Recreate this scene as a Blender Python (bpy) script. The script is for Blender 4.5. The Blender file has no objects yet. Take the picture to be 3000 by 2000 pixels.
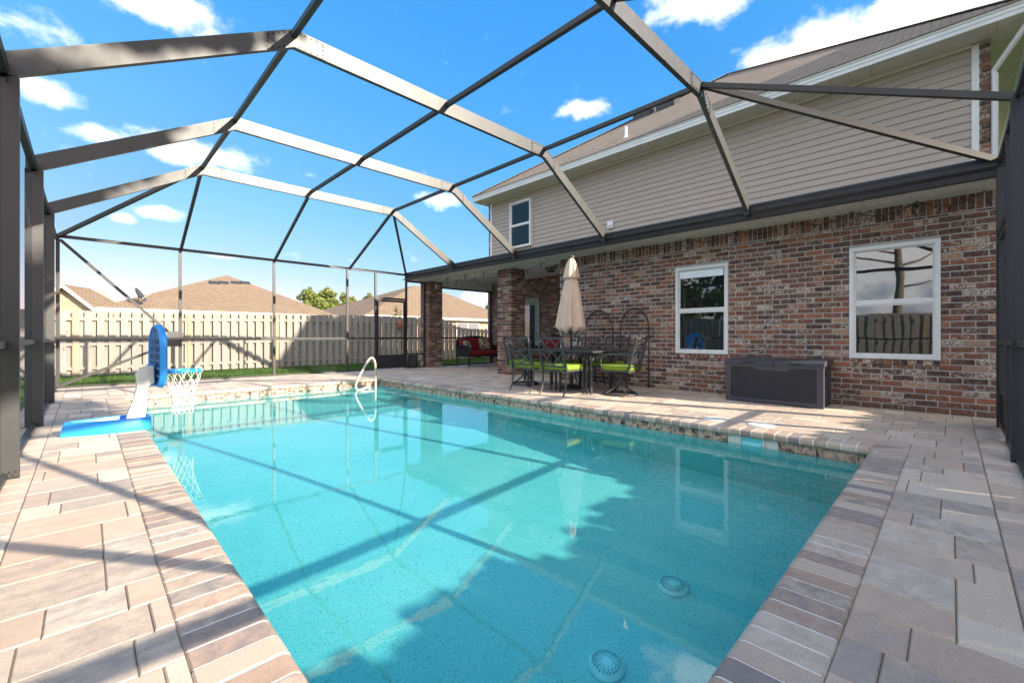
import bpy, math, random
import numpy as np
from mathutils import Vector, Matrix, Quaternion
random.seed(7); np.random.seed(7)
R = math.radians
SC = bpy.context.scene
COL = SC.collection

# ------------------------------------------------------------------ camera
TH = R(44.57); FPX = 1267.0; CAMZ = 0.96
cam = bpy.data.cameras.new('camera'); cam_o = bpy.data.objects.new('camera', cam); COL.objects.link(cam_o)
cam_o.location = (0, 0, CAMZ); cam_o.rotation_euler = (math.pi/2, 0, -TH)
cam.sensor_width = 36; cam.lens = 36*FPX/3000; cam.shift_y = -15/3000; cam.clip_start = .03; cam.clip_end = 3000
SC.camera = cam_o
FWD = Vector((math.sin(TH), math.cos(TH), 0)); RGT = Vector((math.cos(TH), -math.sin(TH), 0))

def ray(x, y):                       # photograph pixel -> direction
    return FWD + RGT*((x-1500)/FPX) - Vector((0, 0, 1))*((y-985)/FPX)
def on_y(x, y, Y):                   # point where that pixel's ray meets the vertical plane Y
    d = ray(x, y); t = Y/d.y
    return Vector((0, 0, CAMZ)) + d*t
def proj(p):
    q = Vector(p) - Vector((0, 0, CAMZ)); w = q.dot(FWD)
    if w < .15: return None
    return 1500+FPX*q.dot(RGT)/w, 985-FPX*q.z/w, w

# ------------------------------------------------------------------ world, sun, exposure
SUN = Vector((.305, -.952, .412)).normalized()
wd = bpy.data.worlds.new('World'); SC.world = wd; wd.use_nodes = True
nt = wd.node_tree; N = nt.nodes; L = nt.links
bg = N['Background']
sky = N.new('ShaderNodeTexSky'); sky.sky_type = 'NISHITA'; sky.sun_disc = False
sky.sun_elevation = math.asin(SUN.z); sky.sun_rotation = math.atan2(SUN.x, SUN.y)
sky.air_density = 1.15; sky.dust_density = .35; sky.ozone_density = 2.2
tc = N.new('ShaderNodeTexCoord'); DIR = tc.outputs['Generated']
def mt(op, a, b=None, clamp=False):
    n = N.new('ShaderNodeMath'); n.operation = op; n.use_clamp = clamp
    for i, x in enumerate((a, b)):
        if x is None: continue
        if isinstance(x, (int, float)): n.inputs[i].default_value = x
        else: L.new(x, n.inputs[i])
    return n.outputs[0]
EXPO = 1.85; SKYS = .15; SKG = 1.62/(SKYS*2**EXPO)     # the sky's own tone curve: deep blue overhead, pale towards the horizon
sp_ = N.new('ShaderNodeSeparateColor'); cb_ = N.new('ShaderNodeCombineColor'); L.new(sky.outputs[0], sp_.inputs[0])
for i, (g, p) in enumerate(((.058, 1.34), (.205, .58), (.53, .20))):
    L.new(mt('MULTIPLY', mt('POWER', sp_.outputs[i], p), g*SKG), cb_.inputs[i])
def wnoise(scale, detail, rough, zs):
    mp = N.new('ShaderNodeMapping'); L.new(DIR, mp.inputs[0]); mp.inputs['Scale'].default_value = (1, 1, zs)
    n = N.new('ShaderNodeTexNoise'); n.inputs['Scale'].default_value = scale
    n.inputs['Detail'].default_value = detail; n.inputs['Roughness'].default_value = rough
    L.new(mp.outputs[0], n.inputs['Vector']); return n
wa = wnoise(15, 7, .6, 1.5)
wsum = mt('MULTIPLY', mt('SUBTRACT', wa.outputs['Fac'], .5), 2.5)
# (pixel x, y, half width, half height, weight): the clouds of the photograph, then larger unseen clouds added to brighten and whiten the fill
CL = [(135, 268, 86, 46, -.10), (300, 392, 88, 30, -.16), (585, 448, 160, 52, -.12), (482, 626, 70, 28, -.12), (353, 640, 46, 22, -.20),
      (1290, 585, 76, 32, -.20), (490, 10, 150, 80, -.06), (1725, 320, 96, 34, -.22), (2050, 0, 160, 68, -.06), (2390, 160, 175, 95, .02),
      (2660, 60, 215, 95, .02), (60, 60, 260, 90, -.44), (640, 752, 110, 14, -.44), (1410, 880, 90, 50, -.22)]
dirs = []
for (x, y, a, b, wt) in CL:
    d = ray(x, y); s = d.length; dirs.append((d.normalized(), a/FPX/s*1.2, b/FPX/s*1.25, wt))
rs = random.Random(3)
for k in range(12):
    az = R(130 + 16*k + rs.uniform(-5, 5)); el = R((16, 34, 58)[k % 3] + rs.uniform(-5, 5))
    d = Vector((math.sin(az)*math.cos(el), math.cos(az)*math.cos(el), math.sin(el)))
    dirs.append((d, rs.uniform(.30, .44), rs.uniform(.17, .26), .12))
acc = None
for (d, a, b, wt) in dirs:
    t1 = d.cross(Vector((0, 0, 1))).normalized(); t2 = t1.cross(d).normalized()
    mp = N.new('ShaderNodeMapping'); mp.vector_type = 'TEXTURE'; L.new(DIR, mp.inputs[0])
    mp.inputs['Rotation'].default_value = Matrix((t1, t2, -d)).transposed().to_euler('XYZ')
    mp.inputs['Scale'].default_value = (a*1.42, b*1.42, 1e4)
    gr = N.new('ShaderNodeTexGradient'); gr.gradient_type = 'SPHERICAL'; L.new(mp.outputs[0], gr.inputs[0])
    m = mt('ADD', gr.outputs['Fac'], wt) if abs(wt) > .001 else gr.outputs['Fac']
    acc = m if acc is None else mt('MAXIMUM', acc, m)
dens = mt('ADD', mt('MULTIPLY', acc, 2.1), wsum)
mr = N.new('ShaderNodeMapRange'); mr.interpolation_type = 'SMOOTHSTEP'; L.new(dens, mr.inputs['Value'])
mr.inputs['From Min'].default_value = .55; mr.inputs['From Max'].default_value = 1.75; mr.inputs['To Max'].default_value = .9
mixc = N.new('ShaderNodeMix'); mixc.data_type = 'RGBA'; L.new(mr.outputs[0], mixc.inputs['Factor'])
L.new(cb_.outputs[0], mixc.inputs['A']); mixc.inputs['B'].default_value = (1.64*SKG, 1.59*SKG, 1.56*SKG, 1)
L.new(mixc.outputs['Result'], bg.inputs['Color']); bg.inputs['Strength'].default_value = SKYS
sun = bpy.data.lights.new('sun', 'SUN'); sun_o = bpy.data.objects.new('sun', sun); COL.objects.link(sun_o)
sun.energy = 3.6; sun.angle = R(.53); sun.color = (1, .90, .755)
sun_o.rotation_euler = SUN.to_track_quat('Z', 'Y').to_euler(); sun_o.location = SUN*60
sun.cycles.is_caustics_light = True
SC.view_settings.view_transform = 'Standard'; SC.view_settings.look = 'None'; SC.view_settings.gamma = 1
SC.view_settings.exposure = EXPO; SC.view_settings.use_curve_mapping = False
SC.render.engine = 'CYCLES'; cy = SC.cycles
cy.max_bounces = 10; cy.transparent_max_bounces = 32; cy.diffuse_bounces = 4; cy.glossy_bounces = 5; cy.transmission_bounces = 6
cy.use_denoising = True; cy.sample_clamp_indirect = 8.0; cy.blur_glossy = .6

# ------------------------------------------------------------------ mesh helpers
WL = {}                                            # world position of each object that parents others
class MB:
    def __init__(s): s.v = []; s.f = []; s.t = []; s.tone = .5
    def add(s, vs, fs):
        o = len(s.v); s.v += [tuple(p) for p in vs]
        for q in fs: s.f.append(tuple(i+o for i in q)); s.t.append(s.tone)
    def box(s, a, b):
        x0, x1 = sorted((a[0], b[0])); y0, y1 = sorted((a[1], b[1])); z0, z1 = sorted((a[2], b[2]))
        s.add([(x0,y0,z0),(x1,y0,z0),(x1,y1,z0),(x0,y1,z0),(x0,y0,z1),(x1,y0,z1),(x1,y1,z1),(x0,y1,z1)],
              [(3,2,1,0),(4,5,6,7),(0,1,5,4),(1,2,6,5),(2,3,7,6),(3,0,4,7)]); return s
    def bar(s, p, q, w, h, up=(0,0,1)):            # rectangular bar: w across, h along 'up'
        p = Vector(p); q = Vector(q); d = (q-p).normalized(); u = Vector(up); sd = d.cross(u)
        if sd.length < 1e-4: sd = d.cross(Vector((1,0,0)))
        sd.normalize(); u = sd.cross(d).normalized(); a = sd*w/2; b = u*h/2
        s.add([p-a-b, p+a-b, p+a+b, p-a+b, q-a-b, q+a-b, q+a+b, q-a+b],
              [(0,1,2,3),(7,6,5,4),(0,4,5,1),(1,5,6,2),(2,6,7,3),(3,7,4,0)]); return s
    def prism(s, poly, vec):                       # flat outline pushed along vec
        n = len(poly); v = Vector(vec); P = [Vector(p) for p in poly]
        s.add(P+[p+v for p in P], [tuple(range(n))[::-1], tuple(range(n, 2*n))]+[(i,(i+1)%n,(i+1)%n+n,i+n) for i in range(n)]); return s
    def quad(s, *p): s.add(p, [tuple(range(len(p)))]); return s
    def tube(s, pts, r, n=6, closed=False):
        P = [Vector(p) for p in pts]; m = len(P); rr = r if isinstance(r, (list, tuple)) else [r]*m
        T = []
        for i in range(m):
            a = P[i-1] if (i or closed) else P[i]; b = P[(i+1)%m] if (i < m-1 or closed) else P[i]
            T.append((b-a).normalized())
        nrm = T[0].orthogonal().normalized(); vs = []
        for i in range(m):
            if i: nrm = (nrm - T[i]*nrm.dot(T[i])).normalized()
            bn = T[i].cross(nrm)
            for k in range(n):
                a = 2*math.pi*k/n; vs.append(P[i]+(nrm*math.cos(a)+bn*math.sin(a))*rr[i])
        fs = []
        for i in range(m if closed else m-1):
            j = (i+1) % m
            for k in range(n): fs.append((i*n+k, i*n+(k+1)%n, j*n+(k+1)%n, j*n+k))
        if not closed: fs += [tuple(range(n))[::-1], tuple(range((m-1)*n, m*n))]
        s.add(vs, fs); return s
    def lathe(s, c, prof, n=16, wob=None, caps=True):
        vs = []
        for j, (r, z) in enumerate(prof):
            for k in range(n):
                a = 2*math.pi*k/n; rr = r*(wob(a, j) if wob else 1)
                vs.append((c[0]+rr*math.cos(a), c[1]+rr*math.sin(a), c[2]+z))
        fs = [(j*n+k, j*n+(k+1)%n, (j+1)*n+(k+1)%n, (j+1)*n+k) for j in range(len(prof)-1) for k in range(n)]
        if caps: fs += [tuple(range(n))[::-1], tuple(range((len(prof)-1)*n, len(prof)*n))]
        s.add(vs, fs); return s
    def puff(s, c, hx, hy, hz, e=.45, nu=20, nv=10, rot=None):   # cushion: a superellipsoid
        vs = []; f = lambda x: math.copysign(abs(x)**e, x)
        for j in range(nv+1):
            p = -math.pi/2+math.pi*j/nv
            for k in range(nu):
                a = 2*math.pi*k/nu
                q = Vector((hx*f(math.cos(p))*f(math.cos(a)), hy*f(math.cos(p))*f(math.sin(a)), hz*f(math.sin(p))))
                if rot: q = rot @ q
                vs.append(Vector(c)+q)
        s.add(vs, [(j*nu+k, j*nu+(k+1)%nu, (j+1)*nu+(k+1)%nu, (j+1)*nu+k) for j in range(nv) for k in range(nu)]); return s
    def chamfer(s, c, du, dv, dn, hu, hv, th, ch=.004, jit=0., rnd=random):   # brick or paver: face centre c, half sizes, outward dn
        c = Vector(c); u = Vector(du); v = Vector(dv); n = Vector(dn)
        k = [(-1,-1),(1,-1),(1,1),(-1,1)]; j = lambda: rnd.uniform(-jit, jit)
        vs = [c+u*(a*(hu-ch)+j())+v*(b*(hv-ch)+j()) for a, b in k]
        vs += [c+u*(a*hu)+v*(b*hv)-n*ch*1.2 for a, b in k]
        vs += [c+u*(a*hu)+v*(b*hv)-n*th for a, b in k]
        s.add(vs, [(0,1,2,3)]+[(i+4,(i+1)%4+4,(i+1)%4,i) for i in range(4)]+[(i+8,(i+1)%4+8,(i+1)%4+4,i+4) for i in range(4)]); return s
    def mesh(s, name, mat, off=(0,0,0), smooth=False, tone=False):
        me = bpy.data.meshes.new(name); o = Vector(off)
        me.from_pydata([(p[0]-o.x, p[1]-o.y, p[2]-o.z) for p in s.v], [], s.f)
        if mat:
            for m in (mat if isinstance(mat, (list, tuple)) else [mat]): me.materials.append(m)
        if smooth: me.shade_smooth()
        if tone:
            at = me.attributes.new('tone', 'FLOAT', 'FACE'); at.data.foreach_set('value', s.t)
        me.update(); return me
def place(name, data, parent=None, world=(0,0,0), rotz=0.0):
    o = bpy.data.objects.new(name, data); COL.objects.link(o)
    base = WL[parent.name] if parent else Vector((0,0,0))
    o.parent = parent; o.location = Vector(world)-base
    if rotz: o.rotation_euler = (0, 0, rotz)
    WL[o.name] = Vector(world); return o
def tag(o, label=None, cat=None, group=None, kind=None):
    for k, v in (('label', label), ('category', cat), ('group', group), ('kind', kind)):
        if v: o[k] = v
    return o
def thing(name, loc, label, cat, group=None):
    return tag(place(name, None, None, loc), label, cat, group)
def part(name, mb, mat, parent, smooth=False, tone=False, kind=None):
    w = WL[parent.name]
    o = place(name, mb.mesh(name, mat, w, smooth, tone), parent, w)
    if kind: o['kind'] = kind
    return o
def solo(name, mb, mat, label=None, cat=None, group=None, kind=None, smooth=False, at=(0,0,0)):
    return tag(place(name, mb.mesh(name, mat, at, smooth), None, at), label, cat, group, kind)
def copy_tree(o, parent=None):
    c = o.copy(); COL.objects.link(c); c.parent = parent; WL[c.name] = WL[o.name].copy()
    for ch in list(o.children): copy_tree(ch, c)
    return c
def autosmooth(o, ang=40):
    me = o.data; me.shade_smooth()
    try: me.set_sharp_from_angle(angle=R(ang))
    except Exception: pass
    return o

# ------------------------------------------------------------------ materials
class G:                                           # a small node-graph writer
    def __init__(s, name):
        s.m = bpy.data.materials.new(name); s.m.use_nodes = True; s.nt = s.m.node_tree
        s.b = s.nt.nodes['Principled BSDF']; s.out = s.nt.nodes['Material Output']
    def n(s, t, **k):
        x = s.nt.nodes.new('ShaderNode'+t)
        for a, b in k.items(): setattr(x, a, b)
        return x
    def l(s, a, b): s.nt.links.new(a, b)
    def put(s, sock, x):
        if isinstance(x, (int, float)): sock.default_value = x
        elif isinstance(x, tuple): sock.default_value = x if len(x) != 3 or sock.type != 'RGBA' else (*x, 1)
        else: s.l(x, sock)
    def math(s, op, a, b=None, c=None, clamp=False):
        x = s.n('Math', operation=op, use_clamp=clamp)
        for i, q in enumerate((a, b, c)):
            if q is not None: s.put(x.inputs[i], q)
        return x.outputs[0]
    def pos(s, scale=(1,1,1), loc=None):
        g = s.n('NewGeometry'); mp = s.n('Mapping'); s.l(g.outputs['Position'], mp.inputs[0]); mp.inputs['Scale'].default_value = scale
        if loc is not None: s.put(mp.inputs['Location'], loc)
        return mp.outputs[0]
    def objco(s, scale=(1,1,1)):
        g = s.n('TexCoord'); mp = s.n('Mapping'); s.l(g.outputs['Object'], mp.inputs[0]); mp.inputs['Scale'].default_value = scale; return mp.outputs[0]
    def noise(s, vec, scale, detail=4, rough=.55, dist=0.):
        x = s.n('TexNoise'); s.l(vec, x.inputs['Vector']); x.inputs['Scale'].default_value = scale
        x.inputs['Detail'].default_value = detail; x.inputs['Roughness'].default_value = rough; x.inputs['Distortion'].default_value = dist
        return x.outputs['Fac']
    def ramp(s, fac, stops, interp='LINEAR'):
        x = s.n('ValToRGB'); s.l(fac, x.inputs[0]); cr = x.color_ramp; cr.interpolation = interp
        while len(cr.elements) < len(stops): cr.elements.new(.5)
        for e, (p, c) in zip(cr.elements, stops):
            e.position = p; e.color = (*c, 1) if isinstance(c, tuple) else (c, c, c, 1)
        return x.outputs[0]
    def mix(s, fac, a, b, blend='MIX'):
        x = s.n('Mix', data_type='RGBA', blend_type=blend)
        s.put(x.inputs['Factor'], fac); s.put(x.inputs[6], a); s.put(x.inputs[7], b); return x.outputs[2]
    def bump(s, h, strength=.3, dist=.01):
        x = s.n('Bump'); s.l(h, x.inputs['Height']); x.inputs['Strength'].default_value = strength; x.inputs['Distance'].default_value = dist
        s.l(x.outputs[0], s.b.inputs['Normal'])
    def set(s, col=None, rough=None, metal=None, spec=None):
        for k, v in (('Base Color', col), ('Roughness', rough), ('Metallic', metal), ('Specular IOR Level', spec)):
            if v is not None: s.put(s.b.inputs[k], v)
        return s.m
def plain(name, c, c2=None, scale=8, rough=.5, metal=0., bump=0., bscale=None, spec=.5, local=False, rvar=.12):
    g = G(name); v = g.objco() if local else g.pos()
    nz = g.noise(v, scale, 5)
    col = g.mix(g.ramp(nz, [(.3, 0.), (.7, 1.)]), c, c2 or tuple(min(1, x*1.22+.004) for x in c))
    if bump: g.bump(g.noise(v, bscale or scale*6, 4), bump, .006)
    rn = g.n('MapRange'); g.l(g.noise(v, scale*2.3, 4), rn.inputs[0]); rn.inputs[3].default_value = max(.03, rough-rvar); rn.inputs[4].default_value = min(1, rough+rvar)
    return g.set(col, rn.outputs[0], metal, spec)
def tone_of(g, src):
    if src == 'object': return g.n('ObjectInfo').outputs['Random']
    a = g.n('Attribute'); a.attribute_name = 'tone'; return a.outputs['Fac']
def brick_mat(name, src):
    g = G(name); t = tone_of(g, src)
    base = g.ramp(t, [(0., (.038, .033, .035)), (.30, (.090, .056, .047)), (.44, (.165, .072, .050)), (.57, (.22, .085, .055)), (.68, (.125, .060, .046)), (.78, (.30, .115, .062)), (.85, (.10, .066, .055)), (.95, (.36, .25, .17))], 'CONSTANT')
    p = g.pos()
    n1 = g.noise(p, 26, 5, .6); base = g.mix(g.ramp(n1, [(.35, 0.), (.75, .55)]), base, (.42, .19, .11), 'MIX')
    dk = g.noise(p, 55, 4, .7); base = g.mix(g.ramp(dk, [(.5, 0.), (.72, .6)]), base, (.028, .022, .022))
    wn = g.noise(g.pos((1, 1, 1.4)), 30, 5, .62, .9)
    t2 = g.n('TexWhiteNoise', noise_dimensions='1D'); g.l(t, t2.inputs['W'])
    thr = g.math('SUBTRACT', .620, g.math('MULTIPLY', g.math('POWER', t2.outputs['Value'], 2.6), .2))
    wm = g.math('MULTIPLY', g.math('SUBTRACT', wn, thr), 10, clamp=True)
    base = g.mix(g.math('MULTIPLY', wm, .85), base, g.ramp(g.noise(p, 60, 3), [(.35, (.46, .36, .27)), (.65, (.66, .60, .52))]))
    g.bump(g.math('ADD', g.noise(p, 95, 5, .7), g.math('MULTIPLY', wm, .25)), .55, .006)
    return g.set(base, .86, 0, .3)
def paver_mat(name, src):
    g = G(name); t = tone_of(g, src)
    t2 = g.n('TexWhiteNoise', noise_dimensions='1D'); g.l(t, t2.inputs['W'])
    a = g.ramp(t, [(0., (.585, .455, .33)), (.22, (.50, .39, .29)), (.42, (.64, .51, .38)), (.60, (.45, .36, .29)), (.76, (.56, .41, .29)), (.9, (.68, .565, .435))], 'CONSTANT')
    b = g.ramp(t2.outputs['Value'], [(0., (.35, .28, .235)), (.35, (.61, .465, .345)), (.65, (.52, .36, .26)), (.85, (.70, .575, .44))], 'CONSTANT')
    cx = g.n('CombineXYZ'); g.l(g.math('MULTIPLY', t, 37.), cx.inputs[0]); g.l(g.math('MULTIPLY', t2.outputs['Value'], 23.), cx.inputs[1])
    st = g.noise(g.pos((4, 6, 3), cx.outputs[0]), 2.1, 7, .68, .3)
    col = g.mix(g.ramp(st, [(.34, 0.), (.64, .95)]), a, b)
    col = g.mix(g.ramp(g.noise(g.pos(), 38, 5, .7), [(.42, 0.), (.72, .30)]), col, (.60, .53, .46))
    col = g.mix(g.ramp(g.noise(g.pos(), 210, 3, .7), [(.45, .0), (.70, .45)]), col, (.20, .165, .145))
    col = g.mix(g.ramp(g.noise(g.pos(), 1.1, 4, .6), [(.45, 0.), (.75, .22)]), col, (.58, .51, .43))
    g.bump(g.math('ADD', g.noise(g.pos(), 230, 4, .75), g.math('MULTIPLY', g.noise(g.pos(), 40, 4, .7), .6)), .5, .004)
    return g.set(col, .8, 0, .3)
M = {}
M['brick_o'] = brick_mat('brick piece', 'object'); M['brick_a'] = brick_mat('brick field', 'attr')
M['paver_o'] = paver_mat('paver piece', 'object'); M['paver_a'] = paver_mat('paver field', 'attr')
def coping_mat():
    g = G('coping'); t = tone_of(g, 'object'); t2 = g.n('TexWhiteNoise', noise_dimensions='1D'); g.l(t, t2.inputs['W'])
    a = g.ramp(t, [(0., (.48, .37, .285)), (.3, (.40, .29, .22)), (.5, (.57, .44, .325)), (.7, (.31, .25, .215)), (.85, (.48, .33, .235))], 'CONSTANT')
    b = g.ramp(t2.outputs['Value'], [(0., (.25, .21, .19)), (.35, (.56, .44, .33)), (.65, (.40, .265, .19)), (.85, (.63, .53, .42))], 'CONSTANT')
    cx = g.n('CombineXYZ'); g.l(g.math('MULTIPLY', t, 51.), cx.inputs[2]); g.l(g.math('MULTIPLY', t2.outputs['Value'], 31.), cx.inputs[0])
    st = g.noise(g.pos((7, 7, 3), cx.outputs[0]), 2.2, 7, .7, .5)
    col = g.mix(g.ramp(st, [(.34, 0.), (.66, 1.)]), a, b)
    col = g.mix(g.ramp(g.noise(g.pos(), 190, 3, .7), [(.45, .0), (.70, .4)]), col, (.16, .135, .12))
    g.bump(g.noise(g.pos(), 180, 4, .7), .3, .003); return g.set(col, .72, 0, .35)
M['coping'] = coping_mat()
M['grout'] = plain('white grout', (.78, .75, .69), (.66, .62, .56), 14, .9)
M['mortar'] = plain('grey mortar', (.45, .43, .40), (.37, .35, .325), 12, .95, bump=.5, bscale=120)
M['joint'] = plain('dark joint sand', (.19, .145, .105), (.10, .075, .055), 30, .95)
def tile_mat():
    g = G('waterline tile'); t = tone_of(g, 'object'); cx = g.n('CombineXYZ'); g.l(g.math('MULTIPLY', t, 40.), cx.inputs[1]); g.l(g.math('MULTIPLY', t, 17.), cx.inputs[2])
    n = g.noise(g.pos((1,1,1), cx.outputs[0]), 13, 5, .62, 1.1)
    col = g.ramp(n, [(.36, (.03, .028, .036)), (.42, (.20, .11, .085)), (.50, (.52, .315, .225)), (.66, (.64, .44, .33))])
    g.bump(g.noise(g.pos(), 60, 4), .25, .003); return g.set(col, .28, 0, .5)
M['tile'] = tile_mat()
def plaster():
    g = G('pebble pool plaster'); p = g.pos()
    col = g.mix(g.ramp(g.noise(p, 1.3, 4), [(.35, 0.), (.7, 1.)]), (.13, .64, .64), (.19, .69, .675))
    col = g.mix(g.ramp(g.noise(p, 105, 3, .6), [(.57, 0.), (.65, .7)]), col, (.01, .19, .27))
    col = g.mix(g.ramp(g.noise(g.pos((1,1,1), (7., 3., 1.)), 120, 3, .6), [(.6, 0.), (.68, .5)]), col, (.62, .86, .84))
    return g.set(col, .8, 0, .2)
M['plaster'] = plaster()
def water():
    g = G('pool water'); nt = g.nt; nt.nodes.remove(g.b)
    gl = g.n('BsdfGlass'); gl.inputs['IOR'].default_value = 1.333; gl.inputs['Roughness'].default_value = 0; gl.inputs['Color'].default_value = (.93, 1, 1, 1)
    b = g.n('Bump'); b.inputs['Strength'].default_value = .022; b.inputs['Distance'].default_value = .02
    n = g.math('ADD', g.noise(g.pos((1.2, 1.6, 1)), 5.5, 3, .5, .3), g.math('MULTIPLY', g.noise(g.pos(), 24, 2, .5), .14)); g.l(n, b.inputs['Height'])
    g.l(b.outputs[0], gl.inputs['Normal']); gs = g.n('BsdfGlossy'); gs.inputs['Roughness'].default_value = .0; g.l(b.outputs[0], gs.inputs['Normal']); mx = g.n('MixShader'); mx.inputs[0].default_value = .045
    g.l(gl.outputs[0], mx.inputs[1]); g.l(gs.outputs[0], mx.inputs[2]); g.l(mx.outputs[0], g.out.inputs[0]); return g.m
M['water'] = water()
def bronze(name, c, rough, metal):
    g = G(name); p = g.pos((1,1,1))
    n = g.noise(g.pos((2.5, 2.5, .6)), 3, 6, .6); col = g.mix(g.ramp(n, [(.3, 0.), (.72, 1.)]), c, tuple(x*1.18 for x in c))
    col = g.mix(g.ramp(g.noise(p, 45, 5, .75), [(.60, 0.), (.74, .25)]), col, tuple(x*1.7 for x in c))
    rn = g.n('MapRange'); g.l(g.noise(p, 9, 5), rn.inputs[0]); rn.inputs[3].default_value = rough-.05; rn.inputs[4].default_value = rough+.09
    g.bump(g.noise(p, 160, 3), .04, .002)
    return g.set(col, rn.outputs[0], metal, .5)
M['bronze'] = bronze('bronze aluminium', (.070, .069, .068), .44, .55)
M['dark_shaded_bronze'] = bronze('dark shaded bronze aluminium', (.034, .033, .036), .42, .3)  # dark parts, and a darkened copy of bronze for frame in shade
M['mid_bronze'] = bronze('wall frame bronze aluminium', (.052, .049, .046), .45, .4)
M['rivet'] = plain('rivet steel', (.03, .028, .026), rough=.4, metal=.5)
def screen():
    g = G('insect screen mesh'); tr = g.n('BsdfTransparent'); df = g.n('BsdfDiffuse'); df.inputs[0].default_value = (.10, .10, .10, 1)
    lw = g.n('LayerWeight'); lw.inputs['Blend'].default_value = .5
    fac = g.math('ADD', g.math('MULTIPLY', g.math('POWER', lw.outputs['Facing'], 6.0), .55), .045)
    mx = g.n('MixShader'); g.l(fac, mx.inputs[0]); g.l(tr.outputs[0], mx.inputs[1]); g.l(df.outputs[0], mx.inputs[2])
    g.l(mx.outputs[0], g.out.inputs[0]); return g.m
M['screen'] = screen()
M['white'] = plain('white vinyl', (.74, .74, .72), (.66, .66, .64), 6, .4, rvar=.08)
M['fascia'] = plain('white painted fascia', (.72, .73, .73), (.62, .64, .65), 3, .45)
M['soffit'] = plain('off white soffit vinyl', (.60, .585, .52), (.52, .505, .45), 4, .55)
def siding():
    g = G('taupe vinyl siding'); n = g.noise(g.pos((1, .7, 9)), 5, 5, .6)
    col = g.mix(g.ramp(n, [(.3, 0.), (.7, 1.)]), (.365, .31, .265), (.405, .345, .295)); g.bump(g.noise(g.pos((1, 3, 60)), 6, 4), .12, .003)
    return g.set(col, .55, 0, .4)
M['siding'] = siding()
def shingle(name, u, c1, c2, c3, s=1.0):
    g = G(name); p = g.n('NewGeometry'); sx = g.n('SeparateXYZ'); g.l(p.outputs['Position'], sx.inputs[0]); cb = g.n('CombineXYZ')
    g.l(sx.outputs[u], cb.inputs[0]); g.l(g.math('MULTIPLY', sx.outputs[2], 1.9), cb.inputs[1])
    br = g.n('TexBrick'); g.l(cb.outputs[0], br.inputs['Vector']); br.inputs['Scale'].default_value = 1.0
    br.inputs['Brick Width'].default_value = .24*s; br.inputs['Row Height'].default_value = .145*s; br.inputs['Mortar Size'].default_value = .012*s; br.inputs['Bias'].default_value = 0.
    br.inputs['Color1'].default_value = (*c1, 1); br.inputs['Color2'].default_value = (*c2, 1); br.inputs['Mortar'].default_value = (*c3, 1)
    col = g.mix(g.ramp(g.noise(g.pos(), .9, 5, .6), [(.35, 0.), (.7, .4)]), br.outputs['Color'], tuple(x*.72 for x in c1))
    col = g.mix(g.ramp(g.noise(g.pos(), 40, 3, .7), [(.4, 0.), (.7, .35)]), col, c3)
    g.bump(br.outputs['Fac'], -.5, .02); return g.set(col, .95, 0, .15)
for k, u in (('x', 1), ('y', 0)):
    M['roof_'+k] = shingle('tan shingle '+k, u, (.34, .27, .20), (.26, .205, .155), (.13, .10, .08))
    M['nroof_'+k] = shingle('light tan shingle '+k, u, (.28, .20, .135), (.225, .158, .106), (.11, .078, .053), 1.35)
def glass_pane(name, rough=.0, wav=.02, base=(.012, .016, .016)):
    g = G(name); nz = g.noise(g.objco((1, 1, .8)), 1.6, 1, .3, .6); g.bump(nz, wav, .2)
    g.set(base, .02, 0, .5); g.b.inputs['IOR'].default_value = 1.9; g.b.inputs['Coat Weight'].default_value = 1.; g.b.inputs['Coat IOR'].default_value = 1.75; g.b.inputs['Coat Roughness'].default_value = .01
    nz2 = [n for n in g.nt.nodes if n.type == 'BUMP'][0]; g.l(nz2.outputs[0], g.b.inputs['Coat Normal'])
    return g.m
M['glass'] = glass_pane('reflective window glass', wav=.007)
M['blind'] = plain('blind slat', (.72, .78, .82), rough=.5)
def wood(name, a, b, grey):
    g = G(name); t = tone_of(g, 'object'); cx = g.n('CombineXYZ'); g.l(g.math('MULTIPLY', t, 60.), cx.inputs[2]); g.l(g.math('MULTIPLY', t, 31.), cx.inputs[0])
    n = g.noise(g.pos((9, 9, .7), cx.outputs[0]), 2.0, 6, .65, .6)
    col = g.mix(g.ramp(n, [(.3, 0.), (.7, 1.)]), a, b)
    col = g.mix(g.math('MULTIPLY', g.ramp(t, [(.2, 0.), (1., 1.)]), .55), col, grey)
    kn = g.n('TexVoronoi'); g.l(g.pos((4.5, 4.5, 1.7), cx.outputs[0]), kn.inputs['Vector']); kn.inputs['Scale'].default_value = 1.0
    col = g.mix(g.ramp(kn.outputs['Distance'], [(.05, .8), (.12, 0.)]), col, (.10, .055, .03))
    g.bump(g.noise(g.pos((30, 30, 1.2), cx.outputs[0]), 3, 5), .4, .004); return g.set(col, .85, 0, .25)
M['fence'] = wood('weathered fence board', (.24, .205, .17), (.375, .335, .29), (.27, .265, .26))
M['fence_post'] = wood('fence post', (.36, .23, .13), (.45, .31, .19), (.38, .30, .22))
M['trunk'] = plain('pine bark', (.13, .095, .07), (.22, .175, .135), 5, .95, bump=.8, bscale=18)
def leaf(name, a, b):
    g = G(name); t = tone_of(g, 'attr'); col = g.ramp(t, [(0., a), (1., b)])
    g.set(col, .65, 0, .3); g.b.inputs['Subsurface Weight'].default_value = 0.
    tl = g.n('BsdfTranslucent'); g.l(col, tl.inputs[0]); mx = g.n('MixShader'); mx.inputs[0].default_value = .35
    g.l(g.b.outputs[0], mx.inputs[1]); g.l(tl.outputs[0], mx.inputs[2]); g.l(mx.outputs[0], g.out.inputs[0]); return g.m
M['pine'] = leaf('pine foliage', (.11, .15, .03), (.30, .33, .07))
M['oak'] = leaf('broad foliage', (.035, .065, .018), (.10, .14, .03))
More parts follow.
